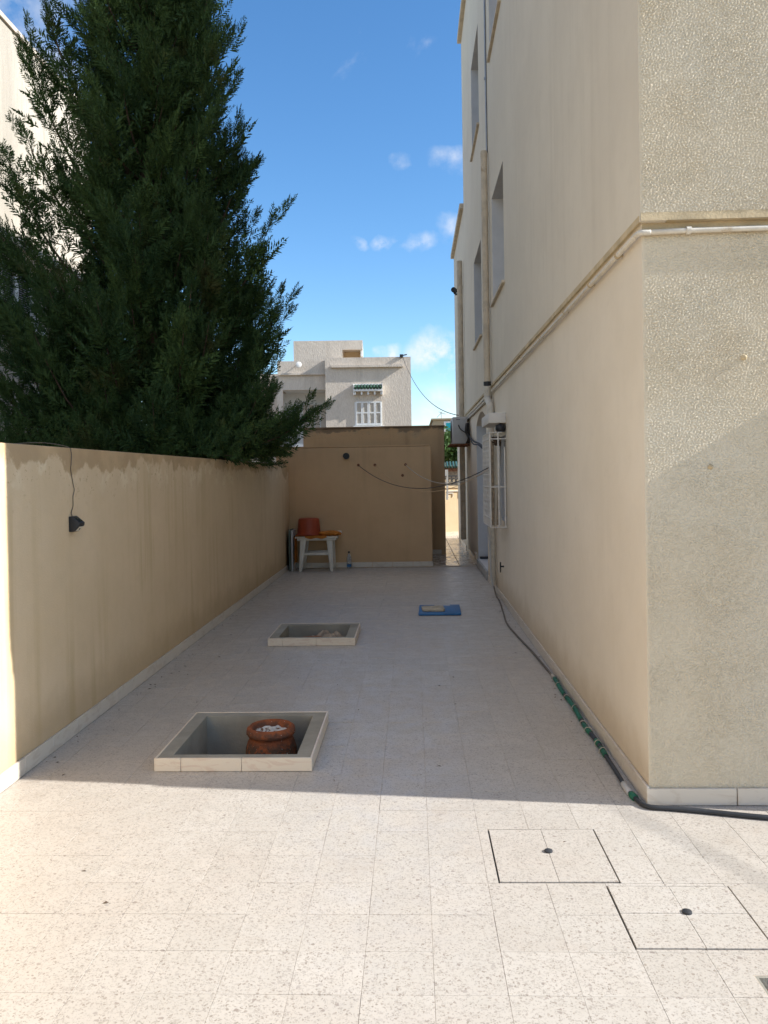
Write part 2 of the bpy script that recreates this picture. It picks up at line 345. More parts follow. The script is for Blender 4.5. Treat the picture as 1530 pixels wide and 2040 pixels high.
cut = [P1, P2, (V1[0]-.006, V1[1]+.006, V1[2]-.006, V1[3]+.006), (V2[0]-.006, V2[1]+.006, V2[2]-.006, V2[3]+.006), DR, (CX-.012, 99, CY-.012, 99)]
i0, i1 = math.floor((WX-TX0)/TP), math.ceil((4.6-TX0)/TP)
j0, j1 = math.floor((-1.2-TY0)/TP), math.floor((13.1-TY0)/TP)
for i in range(i0, i1):
    for j in range(j0, j1):
        a, b, c, d = TX0+i*TP, TX0+(i+1)*TP, TY0+j*TP, TY0+(j+1)*TP
        a = max(a, WX)
        for q in sub_rects((a+gap/2, b-gap/2, c+gap/2, d-gap/2), cut, .012): cells.append(q)
def in_view(q):
    x, y = (q[0]+q[1])/2, (q[2]+q[3])/2
    v = Vector((x, y, -1.5)); dd = v.dot(fw)
    if dd < .3: return None
    px, py = v.dot(r0)/dd, v.dot(u0)/dd
    if abs(px) > 765/F+.03 or py < -(1020+54)/F-.03: return None
    return dd
vis = sorted([(in_view(q), q) for q in cells if in_view(q)], key=lambda t: t[0])
near = [q for _, q in vis[:300]]; ns = set(near)
def tile_geo(mb, a, b, c, d, z, e=.0004):
    # tile with eased arris: 12 + 8 triangles
    v = [(a, c, -.008), (b, c, -.008), (b, d, -.008), (a, d, -.008), (a, c, z-e), (b, c, z-e), (b, d, z-e), (a, d, z-e), (a+e, c+e, z), (b-e, c+e, z), (b-e, d-e, z), (a+e, d-e, z)]
    f = [(8, 9, 10, 11)] + [(k, (k+1) % 4, (k+1) % 4+4, k+4) for k in range(4)] + [(k+4, (k+1) % 4+4, (k+1) % 4+8, k+8) for k in range(4)]
    mb.add(v, f)
share = {}
for q in near:
    wd, dp = round(q[1]-q[0], 4), round(q[3]-q[2], 4); k = (wd, dp)
    if k not in share:
        mb = MB(); tile_geo(mb, -wd/2, wd/2, -dp/2, dp/2, 0.0)
        me = bpy.data.meshes.new('tile'); me.from_pydata(mb.v, [], mb.f); me.materials.append(M['terrazzo']); share[k] = me
    o = bpy.data.objects.new('tile', share[k]); C.objects.link(o); o.parent = floor
    o.location = ((q[0]+q[1])/2, (q[2]+q[3])/2, random.uniform(-.0006, .0006)); o.rotation_euler = (random.uniform(-.0025, .0025), random.uniform(-.0025, .0025), random.uniform(-.002, .002))
mb = MB()
for q in cells:
    if q not in ns: tile_geo(mb, *q, random.uniform(-.001, .001))
rest = mb.build('tile_field', M['terrazzo'], floor); tag(rest, kind='stuff')
# passage beyond the hut: rough polished slabs, and the sunlit strip past the building end
ps = empty('passage_paving', (.7, 14, 0)); tag(ps, kind='structure')
y = 13.1; k = 0
while y < 19.2:
    d = .40
    for a, b in ((CX-1.45, CX-1.02), (CX-1.01, CX-.60), (CX-.59, CX-.30), (CX-.29, CX-.002), (CX+.002, CX+.40), (CX+.41, CX+.82)):
        if a > CX and y < 18.4: continue
        if b < .28 or y > 12.9: box('paving_slab', M['passage'], ps, a, b, y, y+d-.008, -.02, .004+random.uniform(-.002, .002), bevel=.002, seg=1)
    y += d
box('bedding', M['grout'], ps, CX-1.5, 6, 13.1, 19.4, -.1, -.012)

# ------------------------------------------------------------------ boundary wall
bw = empty('boundary_wall', (WX, 4, 0), 'long stained cream boundary wall with brown weathered top under the conifer', 'wall')
mb = MB(); mb.box(WX-.2, WX, -7, 13.0, -.45, 1.69)
mb.build('wall_body', M['left_wall'], bw, bevel=.008)
y = -3.0; k = 0
proto = MB().box(0, .014, 0, .3165, 0, .085).build('skirting_tile', M['skirt'], bw, bevel=.002, seg=1); first = True
while y < 12.7:
    L_ = (WX+.001, y, .002)
    if first: proto.location = L_; first = False
    else: copy_part(proto, L_, bw)
    y += .319

# ------------------------------------------------------------------ apartment building
ab = empty('apartment_building', (CX, CY, 0), 'tall cream apartment building with rough stucco corner and narrow recessed windows', 'building')
ZL = 2.60; UX, UY = CX-.016, CY-.036; ZT = 9.45; YE, YE2 = 14.95, 18.45; ZB = 6.42
def holed(X, y0, y1, z0, z1, hs, dep, mb, mr_):
    ys = sorted({y0, y1, *[h[0] for h in hs], *[h[1] for h in hs]}); zs = sorted({z0, z1, *[h[2] for h in hs], *[h[3] for h in hs]})
    for a, b in zip(ys, ys[1:]):
        for c, d in zip(zs, zs[1:]):
            if any(h[0] <= a and b <= h[1] and h[2] <= c and d <= h[3] for h in hs): continue
            mb.quad((X, a, c), (X, a, d), (X, b, d), (X, b, c))
    for a, b, c, d in hs:
        Q = X+dep
        if isinstance(mr_, list): mr = MB(); mr_.append(mr)
        else: mr = mr_
        mr.quad((X, b, c), (X, b, d), (Q, b, d), (Q, b, c)); mr.quad((X, a, c), (Q, a, c), (Q, a, d), (X, a, d))
        mr.quad((X, a, d), (Q, a, d), (Q, b, d), (X, b, d)); mr.quad((X, a, c), (X, b, c), (Q, b, c), (Q, a, c))
lo, up_ = MB(), MB(); RV = []
GW = (8.95, 9.75, .95, 1.92); DO = (11.25, 12.95, .13, 2.42)
holed(CX, CY, YE2, 0, ZL, [GW, DO], .28, lo, RV)
UW = [(8.70, 9.91, 3.56, 4.85), (11.48, 12.78, 3.47, 4.82), (8.70, 9.91, 6.55, 7.86), (11.48, 12.78, 6.45, 7.86)]
holed(UX, UY, YE, ZL, ZT, UW, .26, up_, RV)
up_.quad((UX, YE, ZL), (UX, YE, ZB), (UX, YE2, ZB), (UX, YE2, ZL))
up_.quad((UX, UY, ZL), (UX, YE2, ZL), (CX+.1, YE2, ZL), (CX+.1, UY, ZL))          # underside of the upper storeys
BX = 11.0
up_.box(UX+.45, BX, UY+.02, YE-.002, ZT-.6, ZT-.5)
B2 = 3.6
lo.quad((CX, YE2, 0), (CX, YE2, ZL), (B2, YE2, ZL), (B2, YE2, 0)); up_.quad((UX, YE2, ZL), (UX, YE2, ZB), (B2, YE2, ZB), (B2, YE2, ZL)); up_.quad((B2, YE, 0), (B2, YE2, 0), (B2, YE2, ZB), (B2, YE, ZB))
up_.quad((UX, YE, ZB-.3), (UX, YE, ZT), (BX, YE, ZT), (BX, YE, ZB-.3)); up_.quad((B2, YE, 0), (B2, YE, ZB-.3), (BX, YE, ZB-.3), (BX, YE, 0)); up_.box(UX+.3, B2, YE+.002, YE2-.002, ZB-.4, ZB-.3)
lo.quad((BX, CY, 0), (BX, YE, 0), (BX, YE, ZB), (BX, CY, ZB)); up_.quad((BX, CY, ZB), (BX, YE, ZB), (BX, YE, ZT), (BX, CY, ZT))
lo.build('lower_wall', M['alley_wall'], ab); up_.build('upper_wall', M['upper_wall'], ab); [q.build('reveal', M['reveal'], ab) for q in RV]
# parapet copings
box('coping', M['downpipe'], ab, UX-.07, UX+.32, UY-.05, YE+.06, ZT+.001, ZT+.10, bevel=.01)
box('coping', M['downpipe'], ab, UX-.07, UX+.32, YE+.07, YE2+.08, ZB+.001, ZB+.10, bevel=.01)
for a, b, c, d in UW:
    wn_ = box('window', M['shutter'], ab, UX+.20, UX+.24, a+.02, b-.02, c+.02, d-.02)
    box('pane', M['glass'], wn_, UX+.19, UX+.198, a+.10, (a+b)/2-.04, c+.1, d-.1); box('pane', M['glass'], wn_, UX+.19, UX+.198, (a+b)/2+.04, b-.10, c+.1, d-.1)
    box('sill', M['downpipe'], wn_, UX-.035, UX+.19, a-.04, b+.04, c-.022, c+.006, bevel=.004)
# front faces: crushed stucco as real relief near the corner
def stucco_face(name, x0, x1, z0, z1, Y, step=.0038, seed=1):
    nx, nzz = int((x1-x0)/step)+1, int((z1-z0)/step)+1
    r_ = np.random.default_rng(seed); fld = np.fft.rfft2(r_.standard_normal((nzz, nx)))
    fz = np.fft.fftfreq(nzz, step)[:, None]; fx = np.fft.rfftfreq(nx, step)[None, :]; f = np.sqrt(fx**2 + (fz*.85)**2)
    h = np.fft.irfft2(fld*np.exp(-((f-76)/36)**2), s=(nzz, nx)); h /= h.std()
    f2 = np.fft.rfft2(r_.standard_normal((nzz, nx))); h2 = np.fft.irfft2(f2*np.exp(-((f-112)/40)**2), s=(nzz, nx)); h = .72*h+.62*h2/h2.std()
    lowf = np.fft.irfft2(fld*np.exp(-(f/3.2)**2), s=(nzz, nx)); lowf /= lowf.std()
    amp = np.clip(1 - .12*lowf, .75, 1.2)
    h = np.tanh(.75*h)*.0043*amp
    gx, gz = np.meshgrid(np.linspace(x0, x1, nx), np.linspace(z0, z1, nzz))
    ed = np.clip((gx-x0)/.010, 0, 1); hh = h*ed
    co_ = np.stack([gx, Y-.002*ed-hh, gz], -1).reshape(-1, 3).astype(np.float32)
    idx = np.arange(nx*nzz).reshape(nzz, nx); q = np.stack([idx[:-1, :-1], idx[:-1, 1:], idx[1:, 1:], idx[1:, :-1]], -1).reshape(-1, 4).astype(np.int32)
    me = bpy.data.meshes.new(name); me.vertices.add(len(co_)); me.vertices.foreach_set('co', co_.ravel())
    me.loops.add(q.size); me.loops.foreach_set('vertex_index', q.ravel()); me.polygons.add(len(q)); me.polygons.foreach_set('loop_start', np.arange(0, q.size, 4, dtype=np.int32))
    me.polygons.foreach_set('use_smooth', np.ones(len(q), bool)); me.update(calc_edges=True); me.validate(); me.materials.append(M['stucco'])
    o = bpy.data.objects.new(name, me); C.objects.link(o); o.parent = ab; o.matrix_parent_inverse = ab.matrix_basis.inverted(); return o
XR = 2.20
stucco_face('stucco_face', CX, XR, .0, 2.556, CY, seed=4)
stucco_face('stucco_face', UX, XR, ZL+.034, 4.3, UY, seed=9)
mb = MB(); mb.quad((XR, CY, 0), (BX, CY, 0), (BX, CY, ZL), (XR, CY, ZL)); mb.quad((UX, UY, 4.3), (BX, UY, 4.3), (BX, UY, ZT), (UX, UY, ZT)); mb.quad((XR, UY, ZL), (BX, UY, ZL), (BX, UY, 4.3), (XR, UY, 4.3))
mb.build('front_wall', M['stucco'], ab)
mb = MB(); mb.quad((CX, CY, 2.555), (XR, CY, 2.555), (XR, CY, ZL), (CX, CY, ZL)); mb.quad((UX, UY-.003, ZL), (XR, UY-.003, ZL), (XR, UY-.003, ZL+.036), (UX, UY-.003, ZL+.036))
mb.quad((CX+.101, UY-.003, ZL-.001), (XR, UY-.003, ZL-.001), (XR, CY+.1, ZL-.001), (CX+.101, CY+.1, ZL-.001)); mb.quad((UX, UY-.003, ZL), (CX+.1, UY-.003, ZL), (CX+.1, UY, ZL), (UX, UY, ZL))
mb.build('ledge_band', M['ledge'], ab)
box('ledge_strip', M['ledge'], ab, UX-.003, UX+.01, UY+.02, 15.3, ZL-.002, ZL+.028)
# unseen block added right of the frame to throw the slanting stucco shadow
box('shadow_block', M['stucco'], ab, XR, XR+.42, CY-.145, CY+.05, 0, 2.155, bevel=.01)
# skirting tiles
x = CX-.016
for i in range(3): box('skirting_tile', M['skirt'], ab, x+.002, x+.398, CY-.018, CY-.0075, .002, .078, bevel=.002, seg=1); x += .40
proto = MB().box(0, .013, 0, .3965, 0, .085).build('skirting_tile', M['skirt'], ab, bevel=.002, seg=1); first = True; y = CY-.016
while y < 10.9:
    L_ = (CX-.0145, y, .002)
    if first: proto.location = L_; first = False
    else: copy_part(proto, L_, ab)
    y += .399
for y in (13.0, 13.4, 13.8, 14.2, 14.6, 15.7, 16.1, 16.5, 16.9): copy_part(proto, (CX-.0145, y, .006), ab)
# service pipe under the ledge: along the front, round the corner and down the alley
pz = 2.556
mb = MB(); mb.tube([(XR+.3, UY+.012, pz+.008), (1.6, UY+.012, pz+.002), (1.234, UY+.012, pz), (CX+.03, UY+.012, pz-.004)], .0115, 12)
mb.tube(spline([(CX+.03, UY+.012, pz-.004), (CX-.012, UY+.014, pz-.005), (CX-.024, UY+.05, pz-.006)], 6), .0125, 12)
svc = mb.build('service_pipe', M['pipe'], ab, smooth=True)
MB().tube([(1.224, UY+.012, pz), (1.244, UY+.012, pz)], .0175, 12).build('coupling', M['pipe'], svc, smooth='auto')
MB().tube([(CX-.024, UY+.05, pz-.006), (CX-.024, 4.35, pz-.012), (CX-.024, 6.6, pz-.02), (CX-.024, 9.9, pz-.03), (CX-.024, 15.1, pz-.02)], .013, 10).build('service_pipe', M['pipe'], ab, smooth=True)
MB().tube([(CX-.02, 10.4, pz-.07), (CX-.02, 12.5, pz-.075), (CX-.02, 15.1, pz-.07)], .016, 8).build('service_pipe', M['pipe'], ab, smooth=True)
for y in (3.95, 4.55, 5.3, 6.3, 7.4, 8.6): MB().tube([(CX+.0, y, pz-.012), (CX-.042, y, pz-.012)], .007, 6).tube([(CX-.024, y-.008, pz-.012), (CX-.024, y+.008, pz-.012)], .0165, 10).build('pipe_clip', M['ledge'], ab)
# downpipes
dp = MB().tube([(UX-.055, 10.25, 2.66), (UX-.055, 10.25, 5.57)], .041, 16).build('downpipe', M['downpipe'], ab, smooth='auto')
for z in (3.6, 4.75, 5.5): MB().tube([(UX-.055, 10.25, z), (UX-.055, 10.25, z+.05)], .045, 16).build('bracket', M['downpipe'], dp, smooth='auto')
MB().tube([(UX-.055, 10.25, 2.61), (UX-.055, 10.25, 2.66)], .047, 16).build('collar', M['black'], dp, smooth='auto')
pts = spline([(UX-.055, 10.25, 2.60), (UX-.055, 10.25, 2.45), (CX-.05, 10.10, 2.34), (CX-.05, 10.08, 2.2)], 6)
MB().tube(pts, .043, 14).build('elbow', M['pipe'], dp, smooth=True)
MB().tube([(CX-.05, 10.08, 2.2), (CX-.05, 10.08, .10)], .038, 14).build('downpipe', M['pipe'], ab, smooth='auto')
MB().tube([(UX-.012, 10.30, 5.57), (UX-.012, 10.32, 9.4)], .012, 8).build('rain_conduit', M['metal'], ab)
for z in (6.5, 8.0): MB().tube([(UX-.012, 10.31, z), (UX-.012, 10.31, z+.03)], .022, 8).build('conduit_clip', M['metal'], ab)
dp = MB().tube([(UX-.07, 15.3, .25), (UX-.07, 15.3, 5.52)], .052, 16).build('downpipe', M['downpipe'], ab, smooth='auto')
for z in (1.2, 3.05, 5.0): MB().tube([(UX-.07, 15.3, z), (UX-.07, 15.3, z+.06)], .057, 16).build('bracket', M['downpipe'], dp, smooth='auto')
MB().tube([(CX+.02, 6.42, 7.02), (UX-.006, 6.42, 7.02)], .045, 16).build('vent_cap', M['upper_wall'], ab)
for px_, pz_, rad in ((1.477, 1.995, .012), (1.326, 1.512, .010)): MB().lathe((px_, 0, 0), [(0.0001, .022), (rad*.7, .018), (rad, .004), (rad*1.3, 0)], 12).build('wall_plug', M['ledge'], ab, smooth=True)
for o in [q for q in ab.children if q.name.startswith('wall_plug')]:
    for v in o.data.vertices:
        x, y, z = v.co; v.co = (x, CY-.002-z, (1.995 if x > 1.4 else 1.512)+y)
# doorway: arch filler, step, threshold, door leaf
a0, a1 = DO[0], DO[1]; mb = MB(); n = 12; yc = (a0+a1)/2; hw = (a1-a0)/2
for i in range(n):
    t0, t1 = -1+2*i/n, -1+2*(i+1)/n; z0, z1 = 2.42-.16*(t0*t0), 2.42-.16*(t1*t1)
    for X in (CX,): mb.quad((X, yc+hw*t0, z0), (X, yc+hw*t0, 2.42), (X, yc+hw*t1, 2.42), (X, yc+hw*t1, z1))
    mb.quad((CX, yc+hw*t0, z0), (CX, yc+hw*t1, z1), (CX+.28, yc+hw*t1, z1), (CX+.28, yc+hw*t0, z0))
mb.build('door_arch', M['alley_wall'], ab)
dr = box('door', M['door'], ab, CX+.285, CX+.325, a0+.01, a1-.01, .16, 2.41); box('door_panel', M['shutter'], dr, CX+.275, CX+.284, a0+.2, a1-.95, .35, 2.1); MB().tube([(CX+.284, a0+.12, 1.1), (CX+.23, a0+.12, 1.1)], .012, 8).build('handle', M['metal'], dr)
box('door_step', M['slab'], ab, CX-.03, CX+.27, a0+.003, a1-.003, .002, .128, bevel=.004); box('threshold', M['black'], ab, CX+.02, CX+.275, a1-.10, a1-.006, .132, .165, bevel=.01)
box('jamb_foot', M['alley_wall'], ab, CX-.035, CX-.004, 13.02, 13.35, .09, .2)
# ground-floor window with hood and projecting iron cage
wn_ = box('window', M['wood'], ab, CX+.10, CX+.14, GW[0]+.01, GW[1]-.01, GW[2]+.01, GW[3]-.01)
mb = MB()
for k in range(38): mb.box(CX+.075, CX+.098, GW[0]+.03, GW[1]-.03, GW[2]+.03+k*.024, GW[2]+.042+k*.024)
mb.build('louvre', M['wood'], wn_)
hd = box('window_hood', M['hood'], ab, CX-.19, CX-.001, 8.88, 9.78, 2.05, 2.165, bevel=.006)
MB().lathe((CX-.055, 8.93, 1.985), [(.0001, -.035), (.045, -.03), (.06, 0), (.055, .045), (.0001, .064)], 14).build('hood_lamp', M['black'], hd, smooth=True)
gr = empty('window_grille', (CX, 8.9, .9)); gr.parent = ab; gr.matrix_parent_inverse = ab.matrix_basis.inverted()
def bars(lst, r=.007, parent=gr, nm='bar', mat='white_iron'):
    for p, q in lst: MB().bar(p, q, r, 6).build(nm, M[mat], parent, smooth='auto')
gx, gy0, gy1, gz0, gz1, gw = CX-.18, 8.885, 9.74, .90, 1.945, CX-.003
bars([((gx, y, gz0), (gx, y, gz1)) for y in (gy0, gy1)] + [((CX-.09, gy0, gz0), (CX-.09, gy0, gz1)), ((CX-.02, gy0, gz0), (CX-.02, gy0, 1.78)), ((CX-.09, gy1, gz0), (CX-.09, gy1, gz1))], .009)
bars([((gx, gy0, z), (gw if z < 1.9 else CX-.05, gy0, z)) for z in (gz0, 1.345, gz1-.07, gz1)] + [((gx, gy1, z), (gw, gy1, z)) for z in (gz0, 1.345, gz1)])
bars([((gx, gy0, z), (gx, gy1, z)) for z in (gz0, gz0+.10, 1.345, gz1-.07, gz1)])
bars([((gx, gy0+(gy1-gy0)*k/9, gz0), (gx, gy0+(gy1-gy0)*k/9, gz1)) for k in range(1, 9)], .0042)
# scroll panel of the cage front: small rings between the bars
mb = MB()
for k in range(9):
    for z in (1.05, 1.16, 1.27, 1.45, 1.56, 1.67, 1.78):
        c_ = Vector((gx, gy0+(gy1-gy0)*(k+.5)/9, z)); mb.tube([c_+Vector((0, .036*math.cos(a), .036*math.sin(a))) for a in [2*math.pi*i/10 for i in range(11)]], .0028, 5, caps=False)
tag(mb.build('scrollwork', M['white_iron'], gr, smooth=True), kind='stuff')
# things kept in the cage
st = MB().bar((CX-.10, 8.99, .92), (CX-.045, 9.05, 1.90), .012, 6).build('wooden_stick', M['wood']); tag(st, 'long wooden stick leaning inside the white window cage', 'stick')
pl = MB().box(CX-.075, CX-.055, 9.0, 9.09, .915, 1.80).build('grey_plank', M['ac'], bevel=.003); tag(pl, 'narrow grey plank standing upright in the window cage', 'plank')
pl = MB().box(CX-.150, CX-.128, 9.03, 9.14, .915, 1.86).build('weathered_board', M['wood'], bevel=.003); tag(pl, 'brown weathered board standing at the outer edge of the window cage', 'board')
mb = MB()
for k in range(7): mb.tube(spline([(CX-.15+.1*random.random(), 8.95+.12*random.random(), 1.80+.1*random.random()) for _ in range(5)], 4), .007, 5)
tag(mb.build('rag_bundle', M['bark'], smooth=True), 'dark tangled rags stuffed in the top of the window cage', 'rags')

# ------------------------------------------------------------------ air conditioner, security camera, cables on the building
ac = empty('air_conditioner', (.86, 14.7, 2.02), 'grey outdoor air conditioner unit on a rusty bracket beside the passage', 'air conditioner')
box('casing', M['ac'], ac, .725, .985, 14.3, 15.08, 2.03, 2.505, bevel=.012)
MB().tube([(.722, 14.75, 2.27), (.716, 14.75, 2.27)], .2, 24).build('fan_grille', M['black'], ac)
box('vent_slot', M['black'], ac, .79, .86, 14.296, 14.302, 2.455, 2.463)
for y in (14.4, 14.98): box('bracket', M['rust'], ac, .66, CX-.005, y-.02, y+.02, 1.992, 2.027)
box('drip_tray', M['rust'], ac, .67, .99, 14.27, 15.1, 2.012, 2.029)
mb = MB(); mb.tube(spline([(.83, 14.29, 2.36), (.85, 14.24, 2.30), (.91, 14.2, 2.24), (.97, 14.18, 2.20), (1.0, 14.15, 2.05)], 6), .009, 6)
tag(mb.build('power_lead', M['wire'], smooth=True), 'black power lead looping down the side of the air conditioner', 'cable')
mb = MB()
rw = random.Random(5)
for k in range(7): mb.tube(spline([(.95+rw.uniform(0, .06), 14.05+rw.uniform(0, .2), 2.38), (.93+rw.uniform(0, .07), 14.0+rw.uniform(0, .2), 2.25), (.97+rw.uniform(0, .05), 13.9+rw.uniform(0, .2), 2.12), (.95+rw.uniform(0, .06), 14.1, 2.03)], 5), .012, 6)
mb.tube(spline([(1.0, 14.0, 2.15), (.98, 12.9, 2.02), (.96, 11.6, 1.93), (.93, 10.4, 1.83), (.90, 9.75, 1.80)], 6), .013, 6)
mb.tube(spline([(1.0, 14.0, 2.12), (.98, 12.9, 1.97), (.95, 11.6, 1.91), (.93, 10.4, 1.80), (.90, 9.75, 1.77)], 6), .010, 6)
tag(mb.build('cable_tangle', M['wire'], smooth=True), 'tangle of dark cables running from air conditioner to window cage', 'cables')
sc_ = empty('security_camera', (.96, 17, 5.3), 'small dark security camera on the building edge against the sky', 'camera')
box('mount', M['black'], sc_, .955, 1.02, 16.97, 17.03, 5.26, 5.29); MB().bar((.95, 17.0, 5.28), (.94, 16.99, 5.33), .02, 8).bar((.96, 17.05, 5.36), (.92, 16.9, 5.35), .055, 12).build('camera_body', M['black'], sc_, smooth='auto')
# clothes lines from the hut to the window cage
HY = 13.03
for (p, q, sag, mt, lab, r_) in (((-.876, HY-.04, 1.665), (gx-.01, 9.0, 1.56), .30, 'wire', 'dark twisted clothes line sagging from the leftmost hut nail to the cage', .0048),
                                 ((-.607, HY-.04, 1.662), (gx-.01, 9.02, 1.55), .34, 'hut', 'faint thin brown clothes line from the middle hut nail', .003),
                                 ((-.109, HY-.04, 1.66), (gx-.01, 8.98, 1.53), .22, 'wire_white', 'pale clothes line sagging from the right hut nail to the cage', .0048)):
    o = MB().tube(cat(p, q, sag, 26, 0), r_, 6).build('clothes_line', M[mt], smooth=True); tag(o, lab, 'clothes line', 'clothes lines between hut and window cage')

# ------------------------------------------------------------------ hut and rear wall
hu = empty('storage_hut', (-.86, 13, 0), 'low ochre painted storage hut closing the end of the courtyard', 'hut')
mb = MB(); mb.box(-2.22, .30, HY, 14.6, -.05, 1.955); b_ = mb.build('hut_wall', M['hut'], hu, bevel=.012)
box('roof_slab', M['hut'], hu, -2.235, .285, HY+.0015, 14.6, 1.957, 1.98, bevel=.005)
x = -1.99
while x < .25: box('skirting_tile', M['skirt'], hu, x, min(x+.325, .312), HY-.013, HY-.001, .004, .085, bevel=.002, seg=1); x += .33
MB().tube([(-1.07, HY+.05, 1.815), (-1.07, HY-.045, 1.815)], .052, 20).build('vent_pipe', M['black'], hu, smooth='auto')
for px_, pz_ in ((-.876, 1.665), (-.607, 1.662), (-.109, 1.66), (-.161, 1.486)):
    MB().tube([(px_, HY+.02, pz_), (px_, HY-.05, pz_+.005)], .008, 6).tube([(px_, HY-.004, pz_), (px_, HY+.001, pz_)], .024, 10).build('nail', M['rust'], hu)
box('meter_box_edge', M['hut'], hu, .300, .306, HY+.02, HY+.10, .10, 1.90)
rw_ = empty('annexe_wall', (-.7, 14.9, 0), 'taller weathered ochre wall rising behind the storage hut', 'wall')
box('wall_body', M['rear'], rw_, -2.02, .598, 14.88, 15.5, -.05, 2.372, bevel=.012); box('wall_cap', M['rear'], rw_, -2.04, .612, 14.86, 15.52, 2.374, 2.40, bevel=.005)
for a in (-.26, .13): box('skirting_tile', M['skirt'], rw_, a+.005, a+.385, 14.866, 14.878, .01, .10)
rb = rng
mb = MB()
for a, b in ((-1.15, -.55), (-.30, .25)): mb.box(a, b, 14.70, 14.86, 1.985, 2.012)
tag(mb.build('roof_felt', M['black']), 'black felt edges lying on the hut roof against the annexe wall', 'roofing felt')
MB().bar((-2.35, HY-.3, 1.70), (-2.02, HY-.02, 1.72), .006, 5).build('wall_wire', M['wire'], bw)

# ------------------------------------------------------------------ planter pits
def pit(P, lab, wi, deep=.34, cuts=(.13, .46, .80)):
    a, b, c, d = P; zt = .066
    e = empty('planter_pit', ((a+b)/2, (c+d)/2, 0), lab, 'planter', 'square planter pits sunk in the courtyard floor')
    mb = MB()
    ia, ib, ic, id_ = a+wi, b-wi, c+wi*.75, d-wi*.9
    t_ = .012
    for q in ((a+t_, b-t_, c+t_, ic), (a+t_, b-t_, id_, d-t_), (a+t_, ia, ic, id_), (ib, b-t_, ic, id_)): mb.box(*q, -deep, zt)
    bm_ = mb; o = bm_.build('cement_rim', M['cement'], e)
    # facing tiles round the outside
    n = 0; xs = [a, a+.30*(b-a)/.81 * .46, a+.555*(b-a), b]
    for i in range(3):
        box('facing_tile', M['rim_tile'], e, xs[i]+.001, xs[i+1]-.001, c, c+t_-.001, .001, zt+.003, bevel=.0015, seg=1); box('facing_tile', M['rim_tile'], e, xs[i]+.001, xs[i+1]-.001, d-t_+.001, d, .001, zt+.003, bevel=.0015, seg=1)
    ys = [c+t_, c+(d-c)*.42, c+(d-c)*.8, d-t_]
    for i in range(3):
        box('facing_tile', M['rim_tile'], e, b-t_+.001, b, ys[i]+.001, ys[i+1]-.001, .001, zt+.002, bevel=.0015, seg=1); box('facing_tile', M['rim_tile'], e, a, a+t_-.001, ys[i]+.001, ys[i+1]-.001, .001, zt+.002, bevel=.0015, seg=1)
    nx = 14; mb = MB(); gv = []
    for j in range(nx+1):
        for i in range(nx+1): gv.append((ia+(ib-ia)*i/nx, ic+(id_-ic)*j/nx, -deep+.10+random.uniform(-.018, .018)))
    mb.add(gv, [(j*(nx+1)+i, j*(nx+1)+i+1, (j+1)*(nx+1)+i+1, (j+1)*(nx+1)+i) for j in range(nx) for i in range(nx)]); mb.build('soil', M['soil'], e, smooth=True)
    return e
pit(P1, 'square planter pit with cement rim holding the clay pot, nearest the sunlight', .085, .36)
pit(P2, 'farther square planter pit with cement rim holding crumpled sacking', .088, .26)
# clay pot with crusted top
def potmat():
    t = NT('fired_clay', .9, .15); x, y, z = t.xyz(); n = t.noise(18, 6, .65)
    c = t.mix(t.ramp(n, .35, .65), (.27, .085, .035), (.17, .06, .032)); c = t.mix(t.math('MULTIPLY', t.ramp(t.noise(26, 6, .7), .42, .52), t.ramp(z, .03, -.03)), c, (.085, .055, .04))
    band = t.math('MULTIPLY', t.ramp(z, .025, .035), t.ramp(z, .075, .06)); c = t.mix(t.math('MULTIPLY', band, t.ramp(n, .35, .6)), c, (.12, .06, .04))
    c = t.mix(t.ramp(t.noise(60, 3), .69, .72), c, (.6, .56, .5)); t.col(c); t.bump(t.noise(45, 5), .9, .012); return t.m
pot = empty('clay_pot', (-.832, 4.55, -.27), 'broken rimmed terracotta pot with white crust standing in the near pit', 'pot')
pj = random.Random(2); tab = {}
def jit(i, k): return tab.setdefault((i, k), pj.uniform(-.012, .012))
cz = 0.0
prof = [(.105, -.27), (.128, -.23), (.143, -.16), (.147, -.09), (.143, -.04), (.130, -.005), (.121, .012), (.120, .022), (.129, .028), (.139, .040), (.140, .052), (.134, .068), (.122, .079), (.115, .078), (.108, .068), (.100, .050), (.095, .030), (.0001, .026)]
b_ = MB().lathe((-.832, 4.55, cz), prof, 40, jit).build('pot_body', potmat(), pot, smooth=True)
def crustmat():
    t = NT('white_crust', .95, .1); n = t.noise(30, 5, .6); t.col(t.mix(t.ramp(n, .42, .5), (.16, .09, .055), (.62, .60, .56))); t.bump(n, .8, .02); return t.m
mb = MB(); k = 24; vv = [(-.832, 4.55, .052)]
for rr_ in (.25, .5, .75, .97):
    for i in range(k): a = 2*math.pi*i/k; vv.append((-.832+.1*rr_*math.cos(a), 4.55+.1*rr_*math.sin(a), .052+random.uniform(-.008, .012)-.012*rr_))
ff = [(0, 1+i, 1+(i+1) % k) for i in range(k)] + [(1+q*k+i, 1+(q+1)*k+i, 1+(q+1)*k+(i+1) % k, 1+q*k+(i+1) % k) for q in range(3) for i in range(k)]
mb.add(vv, ff).build('crust', crustmat(), pot, smooth=True)
